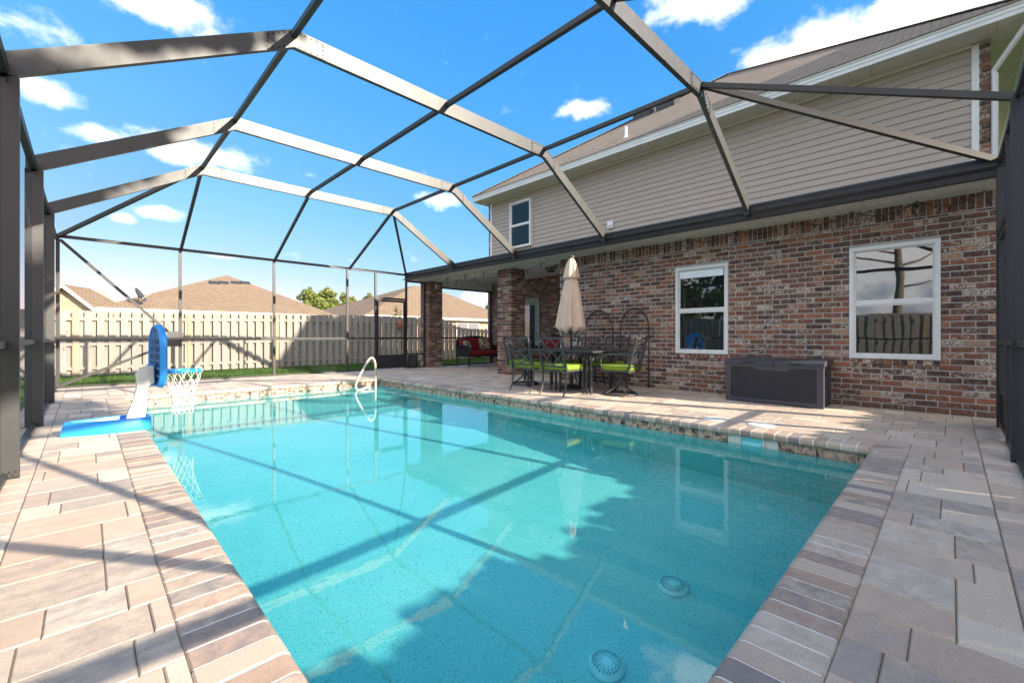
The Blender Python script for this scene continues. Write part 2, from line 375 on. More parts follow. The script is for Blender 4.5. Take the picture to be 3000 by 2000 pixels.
M['sapling'] = leaf('sapling leaf', (.17, .24, .03), (.32, .36, .05))
M['grass'] = leaf('grass blade', (.045, .105, .018), (.11, .19, .035))
def lawn():
    g = G('lawn'); p = g.pos(); col = g.mix(g.ramp(g.noise(p, 7, 5, .65), [(.3, 0.), (.7, 1.)]), (.05, .115, .02), (.095, .165, .032))
    col = g.mix(g.ramp(g.noise(p, .12, 4), [(.45, 0.), (.7, .6)]), col, (.12, .13, .05)); g.bump(g.noise(p, 60, 4), .8, .03); return g.set(col, .95, 0, .1)
M['lawn'] = lawn()
M['black_iron'] = plain('black iron', (.016, .015, .015), rough=.5)
M['chair_metal'] = plain('charcoal chair metal', (.045, .047, .05), (.07, .07, .07), 20, .42, metal=.2)
M['green'] = plain('lime green cushion', (.20, .29, .02), (.16, .24, .016), 22, .85, bump=.35, bscale=260, local=True)
M['red'] = plain('dark red cushion', (.32, .016, .032), (.25, .011, .022), 14, .85, bump=.35, bscale=220, local=True)
M['wicker'] = plain('black wicker', (.012, .012, .012), (.03, .028, .026), 60, .5, bump=.8, bscale=130, local=True)
M['canvas'] = plain('beige canvas', (.66, .48, .36), (.58, .42, .31), 7, .9, bump=.3, bscale=300)
M['blue'] = plain('blue moulded plastic', (.02, .27, .74), (.03, .31, .80), 5, .38, spec=.5)
M['shade_blue'] = plain('dark shade blue', (.006, .035, .13), rough=.45)  # dark tone painting shade in the backboard slots and behind the blind
M['bluewhite'] = plain('white moulded plastic', (.50, .49, .47), rough=.4)
M['net'] = plain('white net cord', (.58, .55, .49), rough=.8)
M['rail'] = plain('beige rail coating', (.55, .44, .35), (.48, .38, .30), 9, .45)
M['lid'] = plain('skimmer lid plastic', (.66, .65, .62), (.55, .53, .5), 20, .5)
M['drain'] = plain('drain cover', (.26, .74, .76), rough=.5)
M['drain_dark'] = plain('drain slots', (.15, .56, .59), rough=.6)
def tanbrick():
    g = G('tan brick veneer'); p = g.n('NewGeometry'); sx = g.n('SeparateXYZ'); g.l(p.outputs['Position'], sx.inputs[0]); cb = g.n('CombineXYZ')
    g.l(g.math('ADD', sx.outputs[0], sx.outputs[1]), cb.inputs[0]); g.l(sx.outputs[2], cb.inputs[1]); br = g.n('TexBrick'); g.l(cb.outputs[0], br.inputs['Vector'])
    br.inputs['Scale'].default_value = 1.; br.inputs['Brick Width'].default_value = .22; br.inputs['Row Height'].default_value = .076; br.inputs['Mortar Size'].default_value = .008
    br.inputs['Color1'].default_value = (.44, .31, .20, 1); br.inputs['Color2'].default_value = (.34, .225, .145, 1); br.inputs['Mortar'].default_value = (.50, .44, .36, 1); return g.set(br.outputs['Color'], .9)
M['tan'] = tanbrick()
M['cream'] = plain('cream trim', (.58, .53, .44), rough=.7)
M['pglass'] = plain('far window glass', (.13, .15, .16), rough=.12, spec=.8)
M['concrete'] = plain('concrete pad', (.44, .39, .33), (.36, .32, .27), 5, .9)
M['door_paint'] = plain('grey green door paint', (.27, .31, .29), rough=.5)
M['brass'] = plain('brass', (.42, .28, .09), rough=.35, metal=.8)
M['ceiling'] = plain('lanai ceiling vinyl', (.66, .64, .61), rough=.6)
M['bulb'] = plain('clear bulb glass', (.22, .19, .15), rough=.15, spec=.8)
M['red_paint'] = plain('red feeder plastic', (.55, .05, .025), rough=.4)
def deckbox_weave():
    g = G('resin wicker'); p = g.n('NewGeometry'); sx = g.n('SeparateXYZ'); g.l(p.outputs['Position'], sx.inputs[0])
    a = g.math('SINE', g.math('MULTIPLY', sx.outputs[1], 150.)); b = g.math('SINE', g.math('MULTIPLY', sx.outputs[2], 260.))
    h = g.math('ADD', g.math('MULTIPLY', a, b), g.math('MULTIPLY', g.math('ABSOLUTE', a), .6))
    g.bump(h, 1., .006); return g.set(g.mix(g.ramp(h, [(.0, 0.), (1., 1.)]), (.012, .012, .015), (.07, .07, .08)), .5, 0, .45)
M['weave'] = deckbox_weave()
M['box'] = plain('charcoal resin', (.046, .048, .060), (.058, .06, .073), 20, .5, bump=.2, bscale=160)
def floral():
    g = G('floral fabric'); v = g.n('TexVoronoi'); g.l(g.objco((1,1,1)), v.inputs['Vector']); v.inputs['Scale'].default_value = 15
    sx = g.n('SeparateColor'); g.l(v.outputs['Color'], sx.inputs[0])
    c = g.ramp(sx.outputs[0], [(0., (.40, .31, .18)), (.4, (.05, .07, .03)), (.55, (.50, .42, .28)), (.75, (.35, .05, .03)), (.85, (.60, .54, .44)), (.93, (.02, .02, .02))], 'CONSTANT')
    n = g.noise(g.objco(), 40, 3); c = g.mix(g.ramp(n, [(.48, 0.), (.6, .7)]), c, (.45, .36, .22)); return g.set(c, .9)
M['floral'] = floral()

# ------------------------------------------------------------------ ground
PX0, PX1, PY0, PY1 = .445, 4.815, .48, 9.20          # inside edge of the pool coping
CW = .23                                             # coping brick length
CX0, CX1, CY0, CY1 = PX0-CW, PX1+CW, PY0-CW, PY1+CW
DX0, DX1, DY0, DY1 = -.62, 10.36, -.62, 11.78        # patio slab
GZ = -.12
mb = MB(); B = 900
for a, b in (((-B, DY1), (B, B)), ((-B, -B), (B, DY0)), ((-B, DY0), (DX0, DY1)), ((DX1, DY0), (B, DY1))):
    mb.quad((a[0], a[1], GZ), (b[0], a[1], GZ), (b[0], b[1], GZ), (a[0], b[1], GZ))
solo('ground', mb, M['lawn'], kind='structure')

# grass blades on the strip of lawn between the screen and the fence
n = 60000
gx = np.random.uniform(-1.2, 17, n); gy = np.random.uniform(11.8, 17.2, n)
keep = ~((gx > 5.2) & (gx < 8.2) & (gy < 13.2)); gx = gx[keep]; gy = gy[keep]; n = len(gx)
h = np.random.uniform(.03, .085, n); an = np.random.uniform(0, 6.283, n); wv = .006; lx = np.random.normal(0, .02, n); ly = np.random.normal(0, .02, n)
P = np.empty((n, 3, 3)); dx = np.cos(an)*wv; dy = np.sin(an)*wv
P[:, 0] = np.stack([gx-dx, gy-dy, np.full(n, GZ)], 1); P[:, 1] = np.stack([gx+dx, gy+dy, np.full(n, GZ)], 1); P[:, 2] = np.stack([gx+lx, gy+ly, GZ+h], 1)
def tri_mesh(name, P, mat, tone, per=3):
    me = bpy.data.meshes.new(name); k = len(P); me.vertices.add(k*per); me.vertices.foreach_set('co', P.reshape(-1))
    me.loops.add(k*per); me.loops.foreach_set('vertex_index', np.arange(k*per, dtype=np.int32))
    me.polygons.add(k); me.polygons.foreach_set('loop_start', np.arange(0, k*per, per, dtype=np.int32))
    me.update(calc_edges=True); at = me.attributes.new('tone', 'FLOAT', 'FACE'); at.data.foreach_set('value', tone.astype(np.float32)); me.materials.append(mat); return me
tag(place('lawn_grass', tri_mesh('lawn_grass', P, M['grass'], np.random.rand(n))), 'short green grass between the screen enclosure and the wooden fence', 'grass', kind='stuff')
solo('bounce_strip', MB().box((-4.5, -3.25, GZ-.02), (17.5, -.66, GZ+.012)), M['concrete'], kind='structure')  # unseen strip added to keep green lawn bounce off house and cage
solo('bounce_slab', MB().box((5.5, -40, GZ-.06), (34, -3.27, GZ+.01)), M['concrete'], kind='structure')  # unseen slab added to bounce warm light up under the eave
solo('concrete_pad', MB().box((5.25, 11.86, GZ-.05), (8.1, 13.1, GZ+.03)), M['concrete'], kind='structure')

# ------------------------------------------------------------------ patio pavers
pat = MB()
for a, b in (((DX0, DY0), (DX1, CY0)), ((DX0, CY1), (DX1, DY1)), ((DX0, CY0), (CX0, CY1)), ((CX1, CY0), (DX1, CY1))):
    pat.box((a[0], a[1], -.125), (b[0], b[1], -.0065))
patio = solo('patio', pat, M['joint'], kind='structure')
MOD = .105; GAP = .0038
def courses(x0, x1, y0, y1, along, seed):
    """courses of pavers that run along 'x' or 'y'"""
    rd = random.Random(seed); out = []; c = (y0 if along == 'x' else x0); ce = (y1 if along == 'x' else x1)
    ls, le = (x0, x1) if along == 'x' else (y0, y1)
    while c < ce-.01:
        hh = rd.choice((2, 2, 3, 2, 3))*MOD; d = min(c+hh, ce)
        if ce-d < .06: d = ce
        p = ls-rd.choice((0, .5, 1, 1.5, 2))*MOD
        while p < le-.005:
            q = p+rd.choice((2, 3, 3, 4))*MOD
            a = max(p, ls); b = min(q, le)
            if le-b < .05: b = le
            if b-a > .03: out.append((a, b, c, d) if along == 'x' else (c, d, a, b))
            if b == le: break
            p = q
        c = d
    return out
pav = courses(-.26, CX0, CY0, CY1, 'x', 1) + courses(-.26, CX1, -.17, CY0, 'y', 2) + courses(CX1, 7.55, -.17, 11.78, 'y', 3)
pav += courses(-.26, CX1, CY1, 11.44, 'y', 4) + courses(7.55, 10.36, 6.15, 11.78, 'y', 5)
y = -.17
while y < 11.78: pav.append((-.60, -.26, y, min(y+.21, 11.78))); y += .21       # border courses under the screen walls
x = -.60
while x < 7.55: pav.append((x, min(x+.21, 7.55), -.60, -.17)); x += .21
x = -.26
while x < 5.04: pav.append((x, min(x+.21, CX1), 11.44, 11.78)); x += .21
def seen(p):
    q = proj(p); return q is not None and -60 < q[0] < 3060 and -60 < q[1] < 2060
def area(cs):
    pr = [proj(c) for c in cs]
    if any(q is None for q in pr): return 0
    s = 0
    for i in range(len(pr)): a = pr[i]; b = pr[(i+1) % len(pr)]; s += a[0]*b[1]-b[0]*a[1]
    return abs(s)/2 if any(seen(c) for c in cs) else 0
pav.sort(key=lambda r: -area([(r[0], r[2], 0), (r[1], r[2], 0), (r[1], r[3], 0), (r[0], r[3], 0)]))
cache = {}
def piece_mesh(kind, hu, hv, th, ch, jit, mat, var, axes):
    key = (kind, round(hu, 3), round(hv, 3), var)
    if key not in cache: cache[key] = MB().chamfer((0,0,0), *axes, hu, hv, th, ch, jit).mesh(kind, mat)
    return cache[key]
FLAT = ((1,0,0), (0,1,0), (0,0,1)); rest = MB()
for i, (a, b, c, d) in enumerate(pav):
    hu = (b-a-GAP)/2; hv = (d-c-GAP)/2; z = random.uniform(-.0022, .0012); ctr = ((a+b)/2, (c+d)/2, z)
    if i < 300: place('paver', piece_mesh('paver', hu, hv, .03, .004, 0, M['paver_o'], 0, FLAT), patio, ctr)
    else: rest.tone = random.random(); rest.chamfer(ctr, *FLAT, hu, hv, .03, .004)
part('paver_field', rest, M['paver_a'], patio, tone=True, kind='stuff')

# ------------------------------------------------------------------ pool shell, coping, tiles, water
WZ = -.155; FZ = -1.52; T0 = .045                    # pool wall sits behind the coping nose
wx0, wx1, wy0, wy1 = PX0-T0, PX1+T0, PY0-T0, PY1+T0
mb = MB()
yh = wy0-3.2; FH = FZ-.35*3.2/(wy1-wy0)              # basin stretched unseen under the deck so refracted sun reaches the near floor
mb.quad((wx0, yh, FH), (wx1, yh, FH), (wx1, wy1, FZ+.35), (wx0, wy1, FZ+.35))
for a, b in (((wx0, yh), (wx1, yh)), ((wx1, yh), (wx1, wy1)), ((wx1, wy1), (wx0, wy1)), ((wx0, wy1), (wx0, yh))):
    mb.quad((a[0], a[1], -.13), (b[0], b[1], -.13), (b[0], b[1], FH-.1), (a[0], a[1], FH-.1))
pool = solo('swimming_pool', mb, M['plaster'], kind='structure'); pool.cycles.is_caustics_receiver = True
for k, (r, zt) in enumerate(((1.55, -.75), (1.2, -.50), (.82, -.28))):     # rounded corner steps
    pts = [(wx1-.003*k-.004, wy1-.003*k-.004)]+[(wx1-r*math.cos(a)*1.25-.004, wy1-r*math.sin(a)-.004) for a in [R(90*i/14) for i in range(15)]]
    o = part('pool_step', MB().prism([(p[0], p[1], FZ) for p in pts], (0, 0, zt-FZ)), M['plaster'], pool); o.cycles.is_caustics_receiver = True
def cop_profile(d):                                  # (towards the pool, z); d shrinks it
    r = .028; pr = [(d, -.066), (d, -.006-d), (.006+d, -d), (CW-r, -d)]
    return pr+[(CW-r+(r+.006-d)*math.sin(a), -r+(r-d)*math.cos(a)) for a in (R(22), R(45), R(67), R(90))]+[(CW+.006-d, -.05), (CW-.004-d, -.066)]
gm = MB(); pf = cop_profile(.0028)
gm.prism([(CX0+p[0], PY0+.003, p[1]) for p in pf], (0, PY1-PY0-.006, 0)); gm.prism([(CX1-p[0], PY0+.003, p[1]) for p in pf], (0, PY1-PY0-.006, 0))
gm.prism([(PX0+.003, CY0+p[0], p[1]) for p in pf], (PX1-PX0-.006, 0, 0)); gm.prism([(PX0+.003, CY1-p[0], p[1]) for p in pf], (PX1-PX0-.006, 0, 0))
for x, y in ((CX0+.002, CY0+.002), (PX1+.004, CY0+.002), (CX0+.002, PY1+.004), (PX1+.004, PY1+.004)): gm.box((x, y, -.07), (x+CW-.006, y+CW-.006, -.004))
part('coping_grout', gm, M['grout'], pool)
def coping_mesh(w, nm='coping_brick'):
    pr = cop_profile(0)
    m = MB().prism([(p[0], -w/2, p[1]) for p in pr], (0, w, 0)); return m.mesh(nm, M['coping'])
CG = .0115
def run(ax, p0, p1, fixed, ang):
    n = round((p1-p0)/.105); st = (p1-p0)/n; me = coping_mesh(st-CG)
    for i in range(n):
        c = p0+st*(i+.5); loc = (c, fixed, random.uniform(-.0015, .0015)) if ax == 'x' else (fixed, c, random.uniform(-.0015, .0015))
        place('coping_brick', me, pool, loc, ang)
run('y', PY0, PY1, CX0, 0); run('y', PY0, PY1, CX1, math.pi); run('x', PX0, PX1, CY0, math.pi/2); run('x', PX0, PX1, CY1, -math.pi/2)
for (x, y, sx, sy) in ((CX0, CY0, 1, 1), (CX1, CY0, -1, 1), (CX1, CY1, -1, -1), (CX0, CY1, 1, -1)):     # mitred corner pieces
    g2 = CG/2
    A = [(x+sx*g2, y+sy*g2*2.4), (x+sx*(CW+.004), y+sy*(CW+.004+g2*1.4)), (x+sx*g2, y+sy*(CW-g2))]
    B2 = [(x+sx*g2*2.4, y+sy*g2), (x+sx*(CW-g2), y+sy*g2), (x+sx*(CW+.004+g2*1.4), y+sy*(CW+.004))]
    for t in (A, B2): part('coping_corner', MB().prism([(p[0], p[1], -.062) for p in t], (0, 0, .061)), M['coping'], pool)
tile_me = MB().chamfer((0,0,0), (1,0,0), (0,0,1), (0,-1,0), .0715, .0715, .012, .002, 0).mesh('waterline_tile', M['tile'])
tg = MB(); tz = -.138
tg.box((wx1-.001, wy0, -.21), (wx1+.03, wy1, -.06)); tg.box((wx0, wy1-.001, -.21), (wx1, wy1+.03, -.06)); tg.box((wx0-.03, wy0, -.21), (wx0+.001, wy1, -.06));
part('tile_grout', tg, M['grout'], pool)
SKY0, SKY1 = 1.33, 1.53                              # skimmer mouth
y = wy0+.076
while y < wy1-.07:
    if not (SKY0-.07 < y < SKY1+.07): place('waterline_tile', tile_me, pool, (wx1-.010, y, tz), -math.pi/2)
    y += .153
x = wx0+.076
while x < wx1-.07: place('waterline_tile', tile_me, pool, (x, wy1-.010, tz), 0); x += .153
# skimmer mouth: a framed dark throat with its flap
sk = MB(); fr = .012
for a, b in (((SKY0-.02, -.20), (SKY0, -.068)), ((SKY1, -.20), (SKY1+.02, -.068)), ((SKY0, -.20), (SKY1, -.188)), ((SKY0, -.08), (SKY1, -.068))):
    sk.box((wx1-.016, a[0], a[1]), (wx1-.002, b[0], b[1]))
so = part('skimmer', sk, M['lid'], pool)
part('throat', MB().box((wx1-.006, SKY0, -.188), (wx1-.0035, SKY1, -.08)), M['drain_dark'], so)
part('flap', MB().bar((wx1-.010, SKY0+.01, -.15), (wx1-.010, SKY1-.01, -.15), .004, .05), M['drain'], so)
mb = MB(); nx, ny = 1, 1  # sheet also stretched unseen under the deck to carry the refracted sun
mb.add([(wx0-.05+(wx1+1.6-wx0)*i/nx, wy0-3.4+(wy1-.011-wy0+3.4)*j/ny, WZ) for j in range(ny+1) for i in range(nx+1)],
       [(j*(nx+1)+i, j*(nx+1)+i+1, (j+1)*(nx+1)+i+1, (j+1)*(nx+1)+i) for j in range(ny) for i in range(nx)])
wt = solo('pool_water', mb, M['water'], kind='structure', smooth=True); wt.cycles.is_caustics_caster = True

# ------------------------------------------------------------------ house
house = thing('brick_house', (10, 3, 0), 'two storey brick and taupe sided house with deep porch facing the pool', 'house')
WX = 7.55; WN, WFAR = -.42, 6.14; LX = 10.36; HTOP = 2.68
WINS = [(2.58, 3.47, .665, 2.175), (.09, .99, .665, 2.175)]
def brick_rects(u0, u1, z0, z1, holes=(), first=0, LL=.2140, HH=.0762, g=.0135):
    out = []; r = 0; z = z0
    while z < z1-.02:
        zt = min(z+HH, z1); u = u0-(LL/2 if (r+first) % 2 else 0); zc = (z+zt)/2
        cuts = sorted((a, b) for a, b, c, d in holes if c < zc < d)
        segs = []; s = u0
        for a, b in cuts: segs.append((s, a)); s = b
        segs.append((s, u1))
        while u < u1:
            a, b = u+g/2, u+LL-g/2
            for s0, s1 in segs:
                a2, b2 = max(a, s0+.002), min(b, s1-.002)
                if b2-a2 > .025: out.append((a2, b2, z+g/2, zt-g/2))
            u += LL
        z += HH; r += 1
    return out
VAR = 3
def lay(parent, rects, plane, at, limit, seed, depth=.085):
    """bricks whose faces stand on plane X=at (facing -X) or Y=at (facing -Y); the largest in the picture become objects"""
    rd = random.Random(seed)
    P3 = (lambda u, z, o=0: (at+o, u, z)) if plane == 'x' else (lambda u, z, o=0: (u, at+o, z))
    rects = sorted(rects, key=lambda r: -area([P3(r[0], r[2]), P3(r[1], r[2]), P3(r[1], r[3]), P3(r[0], r[3])]))
    rest = MB(); AX = ((1,0,0), (0,0,1), (0,-1,0)); ax_x = ((0,-1,0), (0,0,1), (-1,0,0))
    for i, (a, b, c, d) in enumerate(rects):
        ctr = P3((a+b)/2, (c+d)/2, rd.uniform(-.0025, .003)); hu, hv = (b-a)/2, (d-c)/2
        if i < limit:
            place('brick', piece_mesh('brick', hu, hv, depth, .005, .0025, M['brick_o'], rd.randrange(VAR), AX), parent, ctr, -math.pi/2 if plane == 'x' else 0)
        else: rest.tone = rd.random(); rest.chamfer(ctr, *(ax_x if plane == 'x' else AX), hu, hv, depth, .005, .0025, rd)
    if rest.f: part('brick_field', rest, M['brick_a'], parent, tone=True, kind='stuff')
mo = MB(); zs = [0, WINS[0][2]+.01, 2.165, HTOP+.3]; MX = WX+.007     # mortar bed with two window openings
us = sorted([WN]+[q for w in WINS for q in w[:2]]+[WFAR])
for i in range(len(us)-1):
    for j in range(3):
        if j == 1 and any(w[0]-.001 < us[i] and us[i+1] < w[1]+.001 for w in WINS): continue
        mo.box((MX, us[i], zs[j]), (MX+.22, us[i+1], zs[j+1]))
mo.box((MX+.2, WN, 0), (LX+.2, WN+.2, HTOP)); mo.box((MX+.2, WFAR-.2, 0), (LX+.2, WFAR, HTOP+.15))
wall = part('brick_wall', mo, M['mortar'], house)
holes = [(a, b, c-.085, d+.005) for a, b, c, d in WINS]
rects = brick_rects(WN, WFAR, 0, 2.474, holes)
u = WN
while u < WFAR-.05: rects.append((u+.005, min(u+.0713, WFAR)-.005, 2.479, HTOP-.004)); u += .0713          # soldier course
for a, b, c, d in WINS:                                                                                   # rowlock sills
    k = round((b-a)/.0745); s = (b-a)/k
    for i in range(k): rects.append((a+s*i+.005, a+s*(i+1)-.005, c-.082, c-.012))
lay(wall, rects, 'x', WX, 300, 11)
# pillars
for (py0, py1, sd) in ((7.69, 8.20, 21), (11.31, 11.80, 22)):
    px0, px1 = WX, WX+.50
    core = MB().box((px0+.011, py0+.011, 0), (px1-.01, py1-.01, 2.66))
    pil = part('brick_pillar', core, M['mortar'], house)
    rx, ry = [], []
    for r in range(35):
        z0 = r*.0762; z1 = min(z0+.0762, 2.66)
        if r % 2: rx += [(py0+.105, py0+.105+.2, z0+.005, z1-.005), (py0+.315, py1, z0+.005, z1-.005)]; ry += [(px0, px0+.2, z0+.005, z1-.005), (px0+.21, px0+.41, z0+.005, z1-.005), (px0+.42, px1, z0+.005, z1-.005)]
        else: rx += [(py0, py0+.2, z0+.005, z1-.005), (py0+.21, py0+.41, z0+.005, z1-.005), (py0+.42, py1, z0+.005, z1-.005)]; ry += [(px0+.105, px0+.305, z0+.005, z1-.005), (px0+.315, px1, z0+.005, z1-.005)]
    lay(pil, rx, 'x', px0, 300, sd, .095); lay(pil, ry, 'y', py0, 300, sd+50, .095)
# porch: back wall, ceiling, header, end gable
bk = part('porch_back_wall', MB().box((LX+.011, WFAR-.2, 0), (LX+.2, 11.78, 2.9)), M['mortar'], house)
lay(bk, brick_rects(WFAR, 11.75, 0, 2.86, [(9.24, 10.18, 0, 2.20)]), 'x', LX, 0, 31)
part('porch_ceiling', MB().box((8.06, WFAR, 2.845), (LX+.1, 11.7, 2.88)), M['ceiling'], house)
hd = part('porch_header', MB().box((WX-.02, WFAR, 2.665), (8.06, 11.85, 2.95)), M['fascia'], house)
for i in range(16):
    a = 8.06+i*.1437; part('header_panel', MB().prism([(a+.004, 11.53, 2.55), (a+.139, 11.53, 2.55), (a+.139, 11.55, 2.55), (a+.004, 11.55, 2.55)], (0, 0, .292)), M['ceiling'], hd)
part('gable_back', MB().box((8.06, 11.552, 2.55), (LX, 11.70, 2.86)), M['ceiling'], hd)
# porch door
dr = part('porch_door', MB().box((LX-.03, 9.24, 0), (LX+.03, 10.18, 2.20)), M['door_paint'], house)
part('door_trim', MB().box((LX-.05, 9.22, 0), (LX-.031, 9.30, 2.20)).box((LX-.05, 10.12, 0), (LX-.031, 10.20, 2.20)).box((LX-.05, 9.30, 2.10), (LX-.031, 10.12, 2.20)), M['door_paint'], dr)
part('door_glass', MB().box((LX-.046, 9.44, .25), (LX-.0335, 9.98, 1.98)), M['glass'], dr)
part('door_handle', MB().box((LX-.08, 9.36, .95), (LX-.031, 9.40, 1.1)), M['brass'], dr)
# soffit over the wall and its boards
part('soffit_base', MB().box((6.93, WN-.05, 2.69), (WX+.02, 11.85, 2.72)), M['soffit'], house)
sf = part('soffit', MB().bar((WX-.012, WN, 2.675), (WX-.012, 11.3, 2.675), .02, .02), M['soffit'], house)
y = WN
pm = MB().box((6.945, .0025, 2.678), (WX-.024, .1525-.0025, 2.689)).mesh('soffit_panel', M['soffit'])
while y < 11.6: place('soffit_panel', pm, sf, (0, y, 0)); y += .1525
# lower roof between the eave and the upper wall
part('porch_roof', MB().prism([(6.9, WN-.1, 2.80), (LX+.1, WN-.1, 3.62), (LX+.1, WN-.1, 3.70), (6.9, WN-.1, 2.86)], (0, 12.2, 0)), M['roof_x'], house)
# upper wall: siding boards
UX = 10.30; UN, UF = -.32, 11.53; SOZ = 5.71
uw = part('siding_wall', MB().box((UX+.012, UN-.13, 2.9), (UX+.25, UF+.12, SOZ+.1)), M['siding'], house)
zz = 3.0; SB = .1335
def board(ln):
    k = ('board', round(ln, 1))
    if k not in cache: cache[k] = MB().prism([(0, 0, 0), (-.016, 0, 0), (-.018, 0, .012), (-.003, 0, SB-.004), (.01, 0, SB+.01), (.01, 0, 0)], (0, k[1]-.003, 0)).mesh('siding_board', M['siding'])
    return cache[k], k[1]
rb = random.Random(8)
while zz < SOZ:
    y = UN+.08
    while y < UF-.09:
        ln = min(rb.choice((3.1, 3.6, 3.9)), UF-.08-y)
        if UF-.08-y-ln < .8: ln = UF-.08-y
        me, ln = board(ln); o = place('siding_board', me, uw, (UX+.001+rb.uniform(-.0012, .0012), y, zz+rb.uniform(-.0015, .0015))); y += ln
    zz += SB
for a, b in ((UN, UN+.085), (UF-.085, UF)): part('corner_trim', MB().box((UX-.032, a, 3.0), (UX+.011, b, SOZ-.03)), M['white'], uw)
for a, b, sd in ((UN-.13, UN, 41), (UF, UF+.12, 42)): lay(uw, brick_rects(a, b, 3.0, SOZ-.03), 'x', UX-.006, 0, sd, .02)
part('frieze_trim', MB().box((UX-.036, UN+.085, SOZ-.06), (UX-.02, UF-.085, SOZ-.004)), M['cream'], uw)
# eave soffit, fascia and hip roof
EX, EN, EF, EZ = 9.78, -.85, 11.85, 5.87; AX_, AY_ = 16.13, 5.5; AZ = 10.17; XB = 22.5
es = part('eave_soffit', MB().box((EX+.02, EN+.02, SOZ+.001), (XB, EF-.02, SOZ+.03)), M['soffit'], house)
y = EN+.05; em = MB().box((EX+.022, .003, SOZ-.009), (UX-.04, .2975, SOZ)).mesh('soffit_panel', M['soffit'])
while y < EF-.3: place('soffit_panel', em, es, (0, y, 0)); y += .3
fa = MB(); fa.box((EX-.02, EN-.02, SOZ-.01), (EX+.018, EF+.02, EZ-.005)); fa.box((EX+.019, EN-.02, SOZ-.01), (XB, EN+.018, EZ-.006)); fa.box((EX+.019, EF-.018, SOZ-.01), (XB, EF+.02, EZ-.006))
fso = part('fascia', fa, M['fascia'], house)
part('drip_edge', MB().box((EX-.035, EN-.03, EZ-.03), (EX-.021, EF+.03, EZ-.002)).box((EX-.03, EN-.03, SOZ+.06), (EX-.021, EF+.03, SOZ+.075)), M['white'], fso)
part('gutter', MB().box((EX+.1, EF+.021, SOZ+.02), (XB, EF+.13, SOZ+.13)).bar((UX+.3, EF+.07, SOZ+.05), (UX+.3, EF+.07, SOZ-.14), .07, .07, (1,0,0)), M['soffit'], fso)
rf = MB(); e0, e1 = (EX-.05, EN-.05, EZ), (EX-.05, EF+.05, EZ); ap, ab = (AX_, AY_, AZ), (AX_+5, AY_, AZ); b0, b1 = (XB+6, EN-.05, EZ), (XB+6, EF+.05, EZ)
rf.quad(e0, ap, e1)
roof = part('roof', rf, M['roof_x'], house)
part('roof_side', MB().quad(e0, b0, ab, ap).quad(e1, ap, ab, b1), M['roof_y'], roof)
part('roof_edge', MB().box((EX-.05, EN-.05, EZ-.001), (EX+.06, EF+.05, EZ+.012)), M['roof_x'], roof)
hipb = MB()
for p, q in ((e0, ap), (e1, ap)):
    hipb.bar((p[0]+.02, p[1], p[2]+.02), (q[0], q[1], q[2]+.03), .16, .012)
part('hip_cap', hipb, M['roof_x'], roof)
sl = (AZ-EZ)/(AX_-EX+.05)
vp = MB().lathe((EX+.75, 6.25, EZ+.75*sl), [(.09, -.1), (.06, .06), (.04, .07), (.04, .32)], 10)
part('vent_pipe', vp, M['white'], roof)
for yy in (7.1, 6.25):
    x = EX+3.9; z = EZ+3.95*sl; part('roof_vent', MB().prism([(x-.2, yy, z-.13), (x+.2, yy, z+.14), (x+.2, yy, z+.30), (x-.2, yy, z+.12)], (0, .62, 0)), M['dark_shaded_bronze'], roof)
part('downspout', MB().tube([(EX+.1, EN+.02, SOZ-.02), (EX+.12, EN+.05, SOZ-.12), (UX-.055, UN-.16, SOZ-.55), (UX-.055, UN-.17, SOZ-.62), (UX-.055, UN-.17, 3.2)], .04, 8), M['white'], house)
part('wall_vent', MB().box((UX-.055, 6.48, 3.92), (UX-.019, 6.66, 4.12)).box((UX-.075, 6.485, 4.0), (UX-.056, 6.655, 4.02)).box((UX-.075, 6.485, 3.95), (UX-.056, 6.655, 3.97)), M['white'], house)
# windows
def window(y0, y1, z0, z1, X, proud, shade=None, blinds=False):
    fw = .05; m = MB(); xf = X-proud; xb = X+.09
    m.box((xf, y0, z0), (xb, y0+fw, z1)); m.box((xf, y1-fw, z0), (xb, y1, z1)); m.box((xf, y0+fw, z0), (xb, y1-fw, z0+fw)); m.box((xf, y0+fw, z1-fw), (xb, y1-fw, z1))
    w = part('window', m, M['white'], house); zm = (z0+z1)/2-.01
    part('meeting_rail', MB().box((xf+.012, y0+fw, zm-.024), (xb-.02, y1-fw, zm+.024)), M['white'], w)
    s = MB()
    for a, b, off in ((z0+fw, zm-.024, .022), (zm+.024, z1-fw, .04)):
        s.box((xf+off, y0+fw, a), (xf+off+.02, y0+fw+.022, b)); s.box((xf+off, y1-fw-.022, a), (xf+off+.02, y1-fw, b)); s.box((xf+off, y0+fw+.022, a), (xf+off+.02, y1-fw-.022, a+.018)); s.box((xf+off, y0+fw+.022, b-.018), (xf+off+.02, y1-fw-.022, b))
    part('sash', s, M['white'], w)
    for a, b, off in ((z0+fw, zm-.024, .032), (zm+.024, z1-fw, .05)):
        ym = (y0+y1)/2; zc = (a+b)/2; g = MB().box((xf+off, y0+fw, a), (xf+off+.006, y1-fw, b))
        o = place('glass_pane', g.mesh('glass_pane', M['glass2'] if blinds else M['glass'], (xf, ym, zc)), w, (xf, ym, zc))
    if blinds:
        bl = MB(); z = z0+fw+.02
        while z < z1-fw: bl.bar((xf+.079, y0+fw+.01, z), (xf+.079, y1-fw-.01, z), .040, .003, (-.90, 0, .42)); z += .036
        part('blind', bl, M['blind'], w, kind='stuff')
        part('room_shade_sheet', MB().box((xf+.0965, y0+fw, z0), (xf+.0985, y1-fw, z1)), M['shade_blue'], w)  # dark sheet paints the unlit interior behind the blind
    return w
